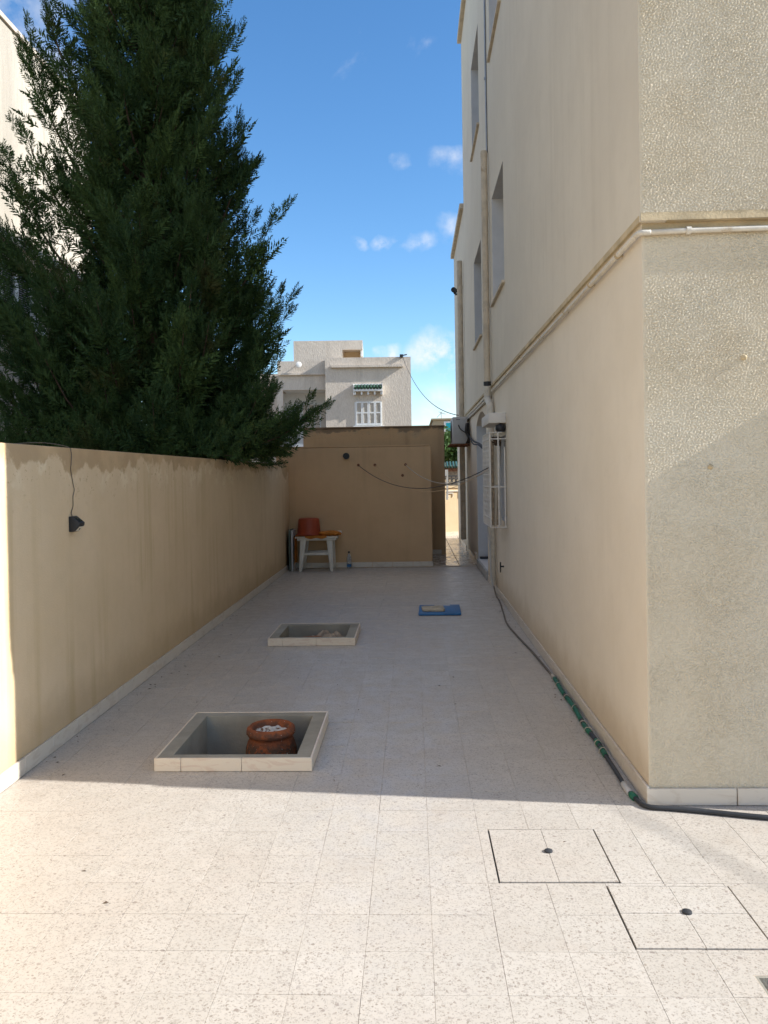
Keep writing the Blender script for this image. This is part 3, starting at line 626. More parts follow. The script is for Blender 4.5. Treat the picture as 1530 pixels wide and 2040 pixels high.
# crumpled sacking in the far pit
def crumple(name, mat, c, s, seed, label, catg, sub=4, amp=.35):
    bm = bmesh.new(); bmesh.ops.create_icosphere(bm, subdivisions=sub, radius=1)
    r_ = random.Random(seed); ks = [(Vector((r_.gauss(0, 1), r_.gauss(0, 1), r_.gauss(0, 1)))*r_.choice((1.6, 2.6, 4.5)), r_.uniform(0, 6), r_.uniform(.3, 1)) for _ in range(12)]
    for v in bm.verts:
        p = v.co.copy(); h = sum(a*abs(math.sin(k_.dot(p)+ph)) for k_, ph, a in ks)/4.2; v.co = Vector((p.x*s[0], p.y*s[1], p.z*s[2]))*(1-amp+amp*h)+Vector(c)
        v.co.z = max(v.co.z, c[2]-s[2]*.55)
    me = bpy.data.meshes.new(name); bm.to_mesh(me); bm.free(); me.materials.append(mat)
    for p in me.polygons: p.use_smooth = True
    o = bpy.data.objects.new(name, me); C.objects.link(o); return tag(o, label, catg)
sk = MB(); rs = random.Random(6)
for k in range(9):
    c0 = Vector((-.86+rs.uniform(-.10, .16), 7.44+rs.uniform(-.08, .1), 0)); az = rs.uniform(-.6, .9); ln = rs.uniform(.16, .30); wd = rs.uniform(.05, .09); hh = rs.uniform(.03, .085)
    dx, dy = math.cos(az), math.sin(az); v = []; n = 12
    for i in range(n+1):
        t = i/n-.5; z = hh*math.cos(math.pi*t)**2-.045+.014*math.sin(11*t+k)
        for q in (-1, -.3, .35, 1):
            v.append((c0.x+dx*ln*t-dy*wd*q*(1+.4*math.sin(7*t+k)), c0.y+dy*ln*t+dx*wd*q, z+.022*math.sin(q*3+8*t+k)-.02*abs(q)))
    sk.add(v, [(i*4+j, i*4+j+1, (i+1)*4+j+1, (i+1)*4+j) for i in range(n) for j in range(3)])
tag(sk.build('crumpled_sack', M['paper'], smooth=True), 'pale crumpled sacking heaped in the farther planter pit', 'sack')
crumple('dirty_rag', M['rust'], (-.97, 7.42, -.085), (.17, .12, .08), 8, 'reddish brown dirty rag lying left of the crumpled sacking', 'rag', amp=.6)

# ------------------------------------------------------------------ manhole covers and drain
def cover(V, lab, split_x, split_y, kx, ky):
    a, b, c, d = V
    e = empty('manhole_cover', ((a+b)/2, (c+d)/2, 0), lab, 'manhole cover', 'terrazzo manhole covers in the sunlit floor')
    box('cover_slab', M['cement'], e, a+.004, b-.004, c+.004, d-.004, -.05, -.009)
    xs = [a, a+(b-a)*split_x, b]; ys = [c, c+(d-c)*split_y, d] if split_y else [c, d]
    for i in range(2):
        for j in range(len(ys)-1):
            mb = MB(); tile_geo(mb, xs[i]+.0006, xs[i+1]-.0006, ys[j]+.0006, ys[j+1]-.0006, .0015+random.uniform(-.001, .001)); mb.build('tile', M['terrazzo'], e)
    mb = MB()
    for q in ((a-.009, a+.0005, c-.009, d+.009), (b-.0005, b+.009, c-.009, d+.009), (a+.0006, b-.0006, c-.009, c+.0005), (a+.0006, b-.0006, d-.0005, d+.009)): mb.box(*q, -.05, -.0088)
    mb.build('frame_gap', M['black'], e)
    MB().lathe((kx, ky, .0015), [(.017, 0), (.016, .006), (.010, .009), (.0001, .011)], 20).build('lifting_knob', M['hose_black'], e, smooth='auto')
    return e
cover(V1, 'terrazzo manhole cover with black knob nearer the building corner', .5, 0, .513, 3.175)
cover(V2, 'terrazzo manhole cover with black knob at the right edge, nearer the viewer', .51, .53, .905, 2.735)
dn = empty('floor_drain', (1.05, 2.33, 0), 'small square floor drain recess at the right picture edge', 'drain')
a, b, c, d = DR; mb = MB()
for q in ((a, b, c, c+.012), (a, b, d-.012, d), (a, a+.012, c+.012, d-.012), (b-.012, b, c+.012, d-.012)): mb.box(*q, -.09, -.002)
mb.build('drain_frame', M['cement'], dn); box('drain_bottom', M['soil'], dn, a+.002, b-.002, c+.002, d-.002, -.11, -.085)
for k in range(3): box('drain_bar', M['rust'], dn, a+.012, b-.012, c+.03+k*.035, c+.038+k*.035, -.04, -.03)

# ------------------------------------------------------------------ hose along the wall
ho = empty('taped_hose', (1.0, 5, 0), 'black and green taped garden hose running along the right skirting', 'hose')
r_ = .0112
P_ = [(2.6, 3.30, r_), (1.9, 3.39, r_), (1.50, 3.462, r_), (1.24, 3.53, r_), (1.11, 3.56, r_), (1.015, 3.585, r_), (.985, 3.70, r_), (.980, 3.82, r_), (.985, 4.0, r_), (.987, 4.22, r_)]
sp = spline(P_, 8); MB().tube(sp, r_, 10).build('black_section', M['hose_black'], ho, smooth=True)
MB().tube([sp[50], sp[52], sp[55], sp[57]], .0155, 10).build('grey_tape', M['ac'], ho, smooth=True)
MB().tube([sp[46], sp[48], sp[49]], .0165, 10).build('green_joint', M['hose_green'], ho, smooth=True)
Pg = [(.987, 4.22, r_), (.990, 4.45, r_+.004), (.985, 4.72, r_), (.994, 5.1, r_+.006), (.992, 5.45, r_), (1.002, 5.82, r_)]
sg = spline(Pg, 10); n = len(sg)
for i0_, i1_, mt in ((0, 5, 'hose_green'), (5, 7, 'hose_black'), (7, 10, 'hose_green'), (10, 15, 'hose_black'), (15, 21, 'hose_green'), (21, 23, 'hose_black'), (23, 36, 'hose_green'), (36, 38, 'hose_black'), (38, n-1, 'hose_green')):
    MB().tube(sg[i0_:i1_+1], .0150 if mt == 'hose_green' else .0130, 10).build('green_section' if mt == 'hose_green' else 'black_section', M[mt], ho, smooth=True)
for i in (3, 8, 17, 21, 29, 36, 45):
    t_ = (sg[min(i+1, n-1)]-sg[i-1]).normalized(); c_ = sg[i]; e1 = Vector((1, 0, 0)); e2 = Vector((0, 0, 1)); s_ = random.uniform(-.6, .6)
    ring = [c_ + .0205*(math.cos(a)*e1+math.sin(a)*e2) + t_*(.03*s_*math.cos(a)) for a in [2*math.pi*k/14 for k in range(15)]]
    MB().tube(ring, .0028, 5, caps=False).build('cord_tie', M['wire_white'], ho, smooth=True)
MB().tube([sg[-1]-Vector((0, .01, 0)), sg[-1]+Vector((0, .09, 0))], .013, 8).build('hose_clamp', M['wire_white'], ho, smooth='auto')
Pt = [(1.002, 5.86, .010), (.985, 6.3, .010), (.970, 6.71, .010), (.935, 7.3, .010), (.910, 7.94, .010), (.945, 8.6, .010), (.985, 9.3, .012), (.988, 9.75, .02), (.985, 9.98, .10)]
tag(MB().tube(spline(Pt, 8), .0082, 8).build('thin_hose', M['thin_hose'], smooth=True), 'thin brown pipe snaking from the green hose back to the downpipe foot', 'pipe')
tag(MB().tube(spline([(.985, 9.98, .06), (.955, 9.97, .25), (.945, 9.97, .55), (.925, 9.95, .80), (.905, 9.85, .95)], 8), .012, 8).build('grey_tube', M['ac'], smooth=True), 'grey flexible tube rising along the downpipe to the window cage', 'tube')
vl = empty('wall_tap', (1.0, 9.55, .4), 'small dark tap on the wall below the window cage', 'tap')
MB().bar((CX, 9.3, .42), (CX-.045, 9.3, .42), .009, 8).bar((CX-.04, 9.3, .47), (CX-.04, 9.3, .35), .008, 8).build('tap_body', M['black'], vl)

# ------------------------------------------------------------------ solar lamp and wire on the boundary wall
lp = empty('solar_lamp', (WX, 4.67, 1.24), 'small black wedge solar lamp hanging on the stained boundary wall', 'lamp')
ly = 4.665; y0, y1 = ly-.038, ly+.038
sec = [(WX+.001, 1.195), (WX+.001, 1.285), (WX+.018, 1.288), (WX+.066, 1.248), (WX+.064, 1.232), (WX+.03, 1.196)]
mb = MB(); mb.prism([(x, z) for x, z in sec], 1, y0, y1); mb.build('lamp_case', M['black'], lp, bevel=.003)
def face_quad(nm, mat, p, q, ya, yb, off, ra=.15, rb=.85):
    p, q = Vector((p[0], 0, p[1])), Vector((q[0], 0, q[1])); d_ = q-p; nrm = Vector((-d_.z, 0, d_.x)).normalized(); nrm = nrm if nrm.x+abs(nrm.z)*0 > 0 or nrm.x > 0 else -nrm
    a, b = p+d_*ra+nrm*off, p+d_*rb+nrm*off
    return MB().quad((a.x, ya, a.z), (b.x, ya, b.z), (b.x, yb, b.z), (a.x, yb, a.z)).build(nm, mat, lp)
face_quad('solar_panel', M['glass'], sec[2], sec[3], y0+.008, y1-.008, .0015)
face_quad('lamp_lens', M['white_plastic'], sec[5], sec[4], y0+.010, y1-.010, .0015)
MB().lathe((0, 0, 0), [(.008, 0), (.0001, .004)], 10).build('sensor', M['black'], lp).location = (0, 0, 0)
sn = [q for q in lp.children if q.name.startswith('sensor')][0]; sn.data.transform(Matrix.Translation((WX+.049, ly, 1.211)) @ Matrix.Rotation(R(130), 4, 'Y'))
wp = spline([(WX-.25, 4.35, 1.70), (WX-.1, 4.50, 1.715), (WX+.004, 4.615, 1.695), (WX+.010, 4.66, 1.665), (WX+.006, 4.668, 1.60), (WX+.006, 4.66, 1.56), (WX+.006, 4.69, 1.47), (WX+.007, 4.70, 1.44), (WX+.005, 4.685, 1.40), (WX+.006, 4.68, 1.345), (WX+.006, 4.655, 1.31), (WX+.010, 4.655, 1.286)], 6)
tag(MB().tube(wp, .0024, 6).build('lamp_wire', M['thin_hose'], smooth=True), 'thin kinked wire hanging over the boundary wall down to the lamp', 'wire')

# ------------------------------------------------------------------ table corner
tb = empty('plastic_table', (-1.53, 12.78, 0), 'small white plastic table with splayed legs in the courtyard corner', 'table')
tx0, tx1, ty0, ty1, tz = -1.855, -1.185, 12.50, 13.0, .525
box('tabletop', M['white_plastic'], tb, tx0, tx1, ty0, ty1, tz, tz+.03, bevel=.01)
box('apron', M['white_plastic'], tb, tx0+.03, tx1-.03, ty0+.03, ty1-.03, tz-.035, tz-.001)
for sx in (0, 1):
    for sy in (0, 1):
        xt = (tx0+.13, tx1-.13)[sx]; xb = (tx0+.075, tx1-.10)[sx]; yt = (ty0+.07, ty1-.07)[sy]; yb = (ty0+.05, ty1-.03)[sy]
        w0, w1 = .052, .028; mb = MB(); v = []
        for (x, y, z, q) in ((xb, yb, 0, w1), (xt, yt, tz-.02, w0)): v += [(x-q, y-.022, z), (x+q*.8, y-.022, z), (x+q*.8, y+.022, z), (x-q, y+.022, z)]
        mb.add(v, [(3, 2, 1, 0), (4, 5, 6, 7), (0, 1, 5, 4), (1, 2, 6, 5), (2, 3, 7, 6), (3, 0, 4, 7)]); mb.build('leg', M['white_plastic'], tb, bevel=.006)
for y in (ty0+.06, ty1-.05): box('crossbar', M['white_plastic'], tb, tx0+.12, tx1-.13, y-.012, y+.012, .255, .295, bevel=.005)
bs = empty('basin', (-1.66, 12.72, .56), 'orange plastic basin turned upside down on the white table', 'basin')
bp = [(.0001, .265), (.13, .266), (.158, .258), (.167, .235), (.180, .08), (.188, .02), (.200, .012), (.200, 0), (.19, 0), (.175, .08), (.155, .24), (.0001, .25)]
MB().lathe((-1.66, 12.72, .566), bp, 36).build('basin_shell', M['orange'], bs, smooth='auto')
MB().lathe((-1.66, 12.72, .566), [(.199, .001), (.207, .004), (.207, .012), (.199, .016)], 36).build('basin_rim', M['orange'], bs, smooth=True)
# cloth: sheet over the table top, falling over the left end
mb = MB(); nu, nv = 30, 16; gv = []
path = [(tx0-.018, .13), (tx0-.016, .30), (tx0-.016, .48), (tx0-.012, .555), (tx0+.03, .560), (tx0+.2, .559), (-1.40, .559), (-1.30, .562), (-1.24, .566), (-1.19, .563)]
ps_ = spline([(x, 0, z) for x, z in path], 4); rc = random.Random(4)
for i, p in enumerate(ps_):
    for j in range(nv+1):
        t_ = j/nv; u = i/len(ps_)
        yy = ty0-.012+(ty1-ty0-.12)*t_
        hang = 1 if u < .25 else 0
        gv.append((p.x+(.010*math.sin(9*t_+1) if hang else 0), yy+(.02 if hang else 0), p.z+(0 if hang else .004*math.sin(11*t_+8*u)+.002) + (max(0, u-.62)*.09*abs(math.sin(9*t_+14*u)))))
mb.add(gv, [(i*(nv+1)+j, i*(nv+1)+j+1, (i+1)*(nv+1)+j+1, (i+1)*(nv+1)+j) for i in range(len(ps_)-1) for j in range(nv)])
cl_ = mb.build('orange_cloth', M['cloth'], smooth=True); tag(cl_, 'orange cloth spread under the basin and hanging down the table side', 'cloth')
mf = MB(); gv = []
for i in range(19):
    for j in range(5): t_ = i/18; gv.append((tx0+.16+.34*t_, ty0-.014-.004*math.sin(12*t_), .558-(.02+.035*math.sin(math.pi*t_)*(.6+.4*math.sin(9*t_)))*j/4))
mf.add(gv, [(i*5+j, i*5+j+1, (i+1)*5+j+1, (i+1)*5+j) for i in range(18) for j in range(4)]).build('hem', M['cloth'], cl_, smooth=True)
crumple('orange_rag', M['cloth'], (-1.315, 12.62, .585), (.145, .10, .042), 12, 'rumpled orange rag bunched on the table right of the basin', 'rag', amp=.6)
tag(MB().lathe((-1.175, 12.72, .555), [(.0001, 0), (.036, 0), (.040, .02), (.040, .055), (.03, .07), (.0001, .07)], 16).build('white_cup', M['white_plastic'], smooth='auto'), 'small white cup at the right end of the table', 'cup')
for k, (x, yb, mt, hgt, lab) in enumerate(((-1.955, 12.60, 'greenboard', .655, 'dark grey green board leaning in the corner against the boundary wall'), (-1.915, 12.58, 'ac', .645, 'lighter grey board leaning beside the table under the hanging cloth'))):
    mb = MB().box(x-.014, x+.014, yb, yb+.36, .0, hgt); o = mb.build('leaning_board', M[mt], bevel=.003); tag(o, lab, 'board', 'boards leaning in the corner')
bt = empty('water_bottle', (-1.045, 12.93, 0), 'clear plastic bottle with blue base standing by the hut wall', 'bottle')
def bottle_mat():
    t = NT('clear_plastic', .12, .5); t.col((.75, .78, .78)); t.b.inputs['Transmission Weight'].default_value = .75; t.b.inputs['IOR'].default_value = 1.3; return t.m
MB().lathe((-1.045, 12.93, .003), [(.0001, 0), (.036, 0), (.038, .02), (.038, .15), (.033, .19), (.015, .235), (.013, .255), (.0001, .256)], 20).build('bottle_body', bottle_mat(), bt, smooth=True)
MB().lathe((-1.045, 12.93, .003), [(.0385, .022), (.039, .024), (.039, .062), (.0385, .064)], 20).build('bottle_label', M['blue'], bt, smooth=True)
MB().lathe((-1.045, 12.93, .25), [(.016, 0), (.016, .024), (.0001, .026)], 14).build('cap', M['black'], bt, smooth='auto')

# ------------------------------------------------------------------ blue board with stone slab
bb = empty('blue_board', (.28, 8.75, 0), 'flat blue plastic board with notched edge lying on the floor', 'board')
mb = MB(); mb.prism([(.04, 8.50), (.492, 8.50), (.505, 9.06), (.40, 9.06), (.39, 8.99), (.23, 8.99), (.22, 9.05), (.055, 9.05)], 2, .010, .026); mb.build('board_panel', M['blue'], bb, bevel=.003)
box('front_lip', M['blue'], bb, .042, .490, 8.488, 8.4995, .004, .022, bevel=.002)
mb = MB(); mb.prism([(.085, 8.60), (.30, 8.575), (.325, 8.60), (.315, 8.79), (.28, 8.81), (.10, 8.81), (.075, 8.77)], 2, .0275, .058)
tag(mb.build('stone_slab', M['stone'], bevel=.006), 'rough pale stone slab weighing down the blue board', 'stone')

# ------------------------------------------------------------------ neighbour villa behind the tree (left)
VX = -6.2; VY1 = 15.6; vz = 8.60
vi = empty('villa', (VX, 12, 0), 'white rendered villa behind the conifer with its upper wall in sunlight', 'house')
mb, rv = MB(), MB(); WV = (11.2, 13.25, 3.98, 5.0)
holed(VX, 1.5, VY1, -.45, vz, [WV], -.2, mb, rv)
mb.quad((VX, VY1, -.45), (VX, VY1, vz), (VX-9, VY1, vz), (VX-9, VY1, -.45)); mb.quad((VX, 1.5, -.45), (VX-9, 1.5, -.45), (VX-9, 1.5, vz), (VX, 1.5, vz)); mb.box(VX-9, VX-.02, 1.52, VY1-.02, vz-.7, vz-.6)
mb.build('wall', M['villa'], vi); rv.build('window_reveal', M['white'], vi)
box('coping', M['far_house'], vi, VX-.25, VX+.04, 1.48, VY1+.03, vz+.001, vz+.08)
box('cornice', M['villa'], vi, VX-.002, VX+.20, 1.5, VY1-.4, 5.12, 5.30, bevel=.01); box('cornice_strip', M['far_house'], vi, VX-.002, VX+.10, 1.5, VY1-.5, 5.02, 5.118)
box('window_ledge', M['white'], vi, VX-.18, VX+.09, WV[0]-.1, WV[1]+.1, WV[2]-.09, WV[2]-.002); box('string_course', M['villa'], vi, VX-.002, VX+.05, 1.5, VY1-.3, 3.42, 3.50)
for k in range(4):
    a = WV[0]+.01+k*.505; lf = empty('shutter', (VX-.1, a, WV[2])); lf.parent = vi; lf.matrix_parent_inverse = vi.matrix_basis.inverted()
    for q in ((a, a+.05, WV[2], WV[3]), (a+.45, a+.50, WV[2], WV[3]), (a+.052, a+.448, WV[2], WV[2]+.06), (a+.052, a+.448, WV[3]-.06, WV[3])): box('stile', M['shutter'], lf, VX-.14, VX-.10, *q)
    mb = MB()
    for j in range(25):
        z = WV[2]+.07+j*.036; mb.add([(VX-.14, a+.05, z+.022), (VX-.105, a+.05, z), (VX-.105, a+.45, z), (VX-.14, a+.45, z+.022)], [(0, 1, 2, 3)])
    mb.build('slats', M['shutter'], lf); box('backing', M['black'], lf, VX-.165, VX-.15, a, a+.5, WV[2], WV[3])

# ------------------------------------------------------------------ far house beyond the annexe wall
fh = empty('terrace_house', (0, 0, 0), 'two storey pale rendered house with tiled window awning beyond the walls', 'house')
D = 34.0
def fb(name, mat, x0, x1, y0, y1, z0, z1, parent=None, **k): return box(name, mat, parent or fh, x0, x1, y0, y1, z0, z1, **k)
fb('main_block', M['far_house'], -3.614, .0, D, D+6, -.45, 6.47)
fb('parapet_ledge', M['far_house'], -3.37, -.33, D-.16, D-.002, 6.04, 6.14)
fb('side_pier', M['white'], -.002, .12, D+2.2, D+6, -.45, 5.0)
# left bay with loggia
fb('bay_parapet', M['far_house'], -5.66, -3.616, D+.35, D+.6, 5.17, 6.40); fb('bay_ledge', M['far_house'], -5.62, -3.62, D+.22, D+.348, 5.80, 5.88)
fb('bay_pier', M['far_house'], -5.70, -5.45, D+.35, D+.65, -.45, 5.168); fb('bay_back', M['white'], -5.7, -3.616, D+1.7, D+1.9, -.45, 5.168); fb('bay_slab', M['white'], -5.72, -3.616, D+.25, D+1.69, 2.62, 2.87); fb('bay_base', M['far_house'], -5.7, -3.62, D+.45, D+.6, -.45, 2.6)
fb('bay_soffit', M['white'], -5.44, -3.618, D+.61, D+1.69, 5.17, 5.3); fb('bay_roof', M['far_house'], -5.66, -3.618, D+.61, D+6, 5.6, 5.7)
fb('side_wing', M['far_house'], -7.6, -5.702, D+1.0, D+6, -.45, 5.95); fb('wing_ledge', M['far_house'], -7.6, -5.71, D+.85, D+.998, 5.35, 5.45)
dr = fb('balcony_door', M['shutter'], -4.75, -3.70, D+1.64, D+1.69, 2.88, 4.75)
for k in range(4): fb('door_louvre', M['far_house'], -4.70+k*.26, -4.50+k*.26, D+1.625, D+1.638, 3.0, 4.65, dr)
bl = empty('balustrade', (-4.6, D+.3, 2.87)); bl.parent = fh
fb('handrail', M['white'], -5.50, -3.62, D+.28, D+.44, 3.44, 3.53, bl); fb('newel', M['white'], -5.66, -5.50, D+.27, D+.45, 2.872, 3.56, bl)
pr = [(.05, 0), (.05, .05), (.03, .09), (.06, .20), (.065, .26), (.03, .40), (.028, .45), (.05, .50), (.05, .565)]
bprot = MB().lathe((0, 0, 0), pr, 10).build('baluster', M['white'], bl, smooth=True); bprot.location = (-5.40, D+.36, 2.872)
for k in range(1, 10): c_ = bprot.copy(); C.objects.link(c_); c_.parent = bl; c_.location = (-5.40+k*.185, D+.36, 2.872)
# window, awning
wi = fb('window', M['white'], -2.40, -1.24, D-.02, D-.002, 3.58, 4.64)
fb('window_recess', M['far_house'], -2.40, -1.24, D-.06, D-.022, 4.60, 4.66, wi)
for k in range(4):
    a = -2.34+k*.268; lf = empty('shutter_leaf', (a, D-.03, 3.62)); lf.parent = fh
    for q in ((a, a+.045, 3.62, 4.60), (a+.215, a+.26, 3.62, 4.60), (a+.046, a+.214, 3.62, 3.68), (a+.046, a+.214, 4.54, 4.60), (a+.046, a+.214, 4.10, 4.15)): fb('stile', M['shutter'], q[0], q[1], D-.07, D-.025, q[2], q[3], lf)
    mb = MB()
    for j in range(18): mb.box(a+.046, a+.214, D-.05, D-.03, 3.70+j*.047, 3.725+j*.047)
    mb.build('slats', M['far_house'], lf)
fb('window_sill', M['white'], -2.46, -1.18, D-.14, D-.002, 3.50, 3.578, wi)
AWD = 0
aw = empty('tiled_awning', (-1.83, D, 4.8)); aw.parent = fh
fb('frieze', M['white'], -2.42, -1.23, D-.30, D-.002, 5.02, 5.12, aw)
for k in range(5): fb('corbel', M['white'], -2.40+k*.275, -2.33+k*.275, D-.24, D-.002, 4.88, 5.018, aw)
fb('cap_strip', M['white'], -2.44, -1.21, D-.10, D-.002, 5.29, 5.34, aw); fb('end_cheek', M['white'], -2.44, -2.42, D-.3, D-.002, 4.86, 5.34, aw); fb('end_cheek', M['white'], -1.23, -1.21, D-.3, D-.002, 4.86, 5.34, aw)
for k in range(9): MB().tube([(-2.35+k*.131, D-.33, 5.135), (-2.35+k*.131, D-.08, 5.27)], .058, 8).build('roof_tile', M['green_tile'], aw, smooth='auto')
# penthouse with corner opening
fb('penthouse', M['far_house'], -5.14, -2.95, D+2.3, D+5, 5.9, 7.58); fb('penthouse_beam', M['far_house'], -2.948, -2.03, D+2.3, D+2.5, 7.17, 7.58); fb('penthouse_roof', M['far_house'], -2.948, -2.03, D+2.502, D+5.5, 7.44, 7.58); fb('penthouse_back', M['sunwall'], -2.948, -2.03, D+4.8, D+5.0, 5.9, 7.435); fb('penthouse_side', M['white'], -2.13, -2.03, D+2.505, D+4.79, 6.9, 7.435)
sd = empty('satellite_dish', (-4.73, D+.2, 6.2), 'small white round dish on the parapet of the far house', 'dish')
d1 = MB().tube([(-4.73, D+.13, 6.22), (-4.74, D+.20, 6.22)], .13, 8).build('dish_plate', M['white'], sd, bevel=.01); d2 = MB().bar((-4.74, D+.2, 6.22), (-4.74, D+.36, 6.3), .02, 6).build('dish_arm', M['metal'], sd)
fl_ = empty('floodlight', (-.4, D, 6.5), 'dark floodlight fixed on the far house parapet corner', 'floodlight')
box('flood_head', M['black'], fl_, -.46, -.32, D-.12, D+.02, 6.44, 6.56); MB().bar((-.34, D-.05, 6.52), (-.16, D-.02, 6.56), .025, 6).build('flood_arm', M['black'], fl_)
# slight turn of the whole house and its fittings about its right front corner
T = Matrix.Translation((0, D, 0)) @ Matrix.Rotation(R(3.0), 4, 'Z') @ Matrix.Translation((0, -D, 0))
bpy.context.view_layer.update()
for o in (fh, sd, fl_): o.matrix_world = T @ o.matrix_world
tag(MB().tube(cat((-.35, D-.05, 6.50), (1.0, 16.2, 2.66), .55, 30), .009, 5).build('overhead_cable', M['wire'], smooth=True), 'thin black cable sagging across the sky from the far house', 'cable')

# ------------------------------------------------------------------ view through the passage
gw_ = empty('garden_wall', (1.1, 19.4, 0), 'sunlit cream garden wall seen at the end of the narrow passage', 'wall')
ang = R(24)
def rotpart(o, c=(.80, 19.35, 0), a=ang): o.data.transform(Matrix.Translation(c) @ Matrix.Rotation(a, 4, 'Z') @ Matrix.Translation([-q for q in c])); return o
rotpart(box('wall_body', M['sunwall'], gw_, -.6, 3.2, 19.35, 19.55, -.05, 1.16)); rotpart(box('wall_cap', M['sunwall'], gw_, -.6, 3.2, 19.32, 19.58, 1.162, 1.20)); rotpart(box('skirting', M['rim_tile'], gw_, -.6, 3.2, 19.335, 19.348, .005, .10))
mb = MB(); mb.tube([(.84, 19.33, 1.08), (1.16, 19.33, 1.08), (1.16, 19.33, .93)], .014, 6).tube([(.84, 19.33, 1.03), (.98, 19.33, 1.03), (.98, 19.33, .95)], .012, 6); rotpart(mb.build('wall_pipe', M['white_iron'], gw_))
po = MB().box(.80, .845, 19.10, 19.14, .90, 1.60).build('post_shaft', M['white']); po.name = 'gate_post'; tag(po, 'white square post standing in front of the sunlit garden wall', 'post'); 
mb = MB().box(.775, .845, 19.085, 19.098, 1.45, 1.60).box(.79, .83, 19.085, 19.098, .88, 1.0); mb.build('hinge_plate', M['white'], po)
ra = empty('iron_railing', (1.3, 19.5, 1.2), 'dark wrought iron railing on top of the sunlit garden wall', 'railing')
for z in (1.23, 1.43): rotpart(MB().box(-.6, 3.2, 19.44, 19.47, z, z+.03).build('rail', M['black'], ra))
for k in range(20):
    x = .3+k*.11; o = MB().tube([Vector((x+.042*math.cos(a), 19.455, 1.335+.05*math.sin(a))) for a in [2*math.pi*i/10 for i in range(11)]], .009, 5, caps=False).bar((x+.055, 19.455, 1.22), (x+.055, 19.455, 1.45), .009, 5).build('baluster', M['black'], ra); rotpart(o)
cy = empty('tiled_canopy', (1.5, 25, 0), 'low canopy with green glazed tile edge beyond the garden wall', 'canopy')
box('fascia', M['rust'], cy, .0, 6, 25, 25.3, 1.57, 1.68); box('plank_front', M['wood'], cy, 0, 6, 25.02, 25.2, 1.32, 1.568); box('back_wall', M['sunwall'], cy, 0, 6, 27, 27.2, -.45, 1.6)
for x in (.2, 3, 5.8): box('canopy_post', M['wood'], cy, x, x+.15, 25.05, 25.18, -.45, 1.318)
box('tile_ridge', M['white'], cy, 0, 6, 25.12, 25.4, 1.682, 1.70)
for k in range(32): MB().tube([(.9+k*.095, 24.93, 1.70), (.9+k*.095, 25.4, 1.86)], .038, 8).build('roof_tile', M['green_tile'], cy, smooth='auto')
dh = empty('tan_house', (3, 45, 0), 'distant tan house with a turquoise window above the passage', 'house')
box('wall', M['tan'], dh, 1.2, 9, 45, 52, -.45, 4.52); box('roof_edge', M['tan'], dh, 1.1, 9.1, 44.9, 52, 4.521, 4.60); wi = box('window', M['white'], dh, 1.80, 4.2, 44.94, 44.998, 3.84, 4.42); box('pane', M['turq'], wi, 1.92, 4.1, 44.92, 44.938, 3.92, 4.34); box('ledge', M['tan'], dh, 1.3, 8, 44.4, 44.998, 3.60, 3.70)
an = empty('roof_antenna', (1.7, 46, 4.6), 'bent television antenna on the roof of the distant tan house', 'antenna')
MB().bar((1.70, 46, 4.6), (1.70, 46, 5.05), .02, 5).build('mast', M['metal'], an); MB().bar((1.45, 46, 4.72), (1.72, 46, 5.0), .015, 5).bar((1.70, 46, 5.0), (1.95, 46, 4.9), .015, 5).bar((1.55, 46, 5.05), (1.80, 46, 4.95), .015, 5).build('elements', M['metal'], an)
# overhead service cable right of the frame; its soft shadow crosses the floor
oc = MB().tube(cat((7.66, 3.585, 4.45), (10.9, -2.2, 4.75), .12, 16), .008, 6).build('service_cable', M['wire'], smooth=True); tag(oc, 'thin black service cable strung from the building front above the forecourt', 'cable')

# ------------------------------------------------------------------ trees
def leaf_mesh(name, co_, tint, mat, parent):
    # co_: (n,4,3) kites
    n = len(co_); me = bpy.data.meshes.new(name); me.vertices.add(n*4); me.vertices.foreach_set('co', co_.astype(np.float32).ravel())
    me.loops.add(n*4); me.loops.foreach_set('vertex_index', np.arange(n*4, dtype=np.int32)); me.polygons.add(n); me.polygons.foreach_set('loop_start', np.arange(0, n*4, 4, dtype=np.int32))
    me.update(calc_edges=True); at = me.attributes.new('tint', 'FLOAT', 'POINT'); at.data.foreach_set('value', np.repeat(tint, 4).astype(np.float32)); me.materials.append(mat)
    o = bpy.data.objects.new(name, me); C.objects.link(o); o.parent = parent; o.matrix_parent_inverse = parent.matrix_basis.inverted(); return o
def kites(base, dirn, length, width, r_):
    n = len(base); rnd = r_.standard_normal((n, 3)); side = np.cross(dirn, rnd); side /= np.linalg.norm(side, axis=1, keepdims=True)+1e-9
    l, w_ = length[:, None], width[:, None]
    return np.stack([base, base+dirn*l*.4+side*w_*.5, base+dirn*l, base+dirn*l*.4-side*w_*.5], 1)
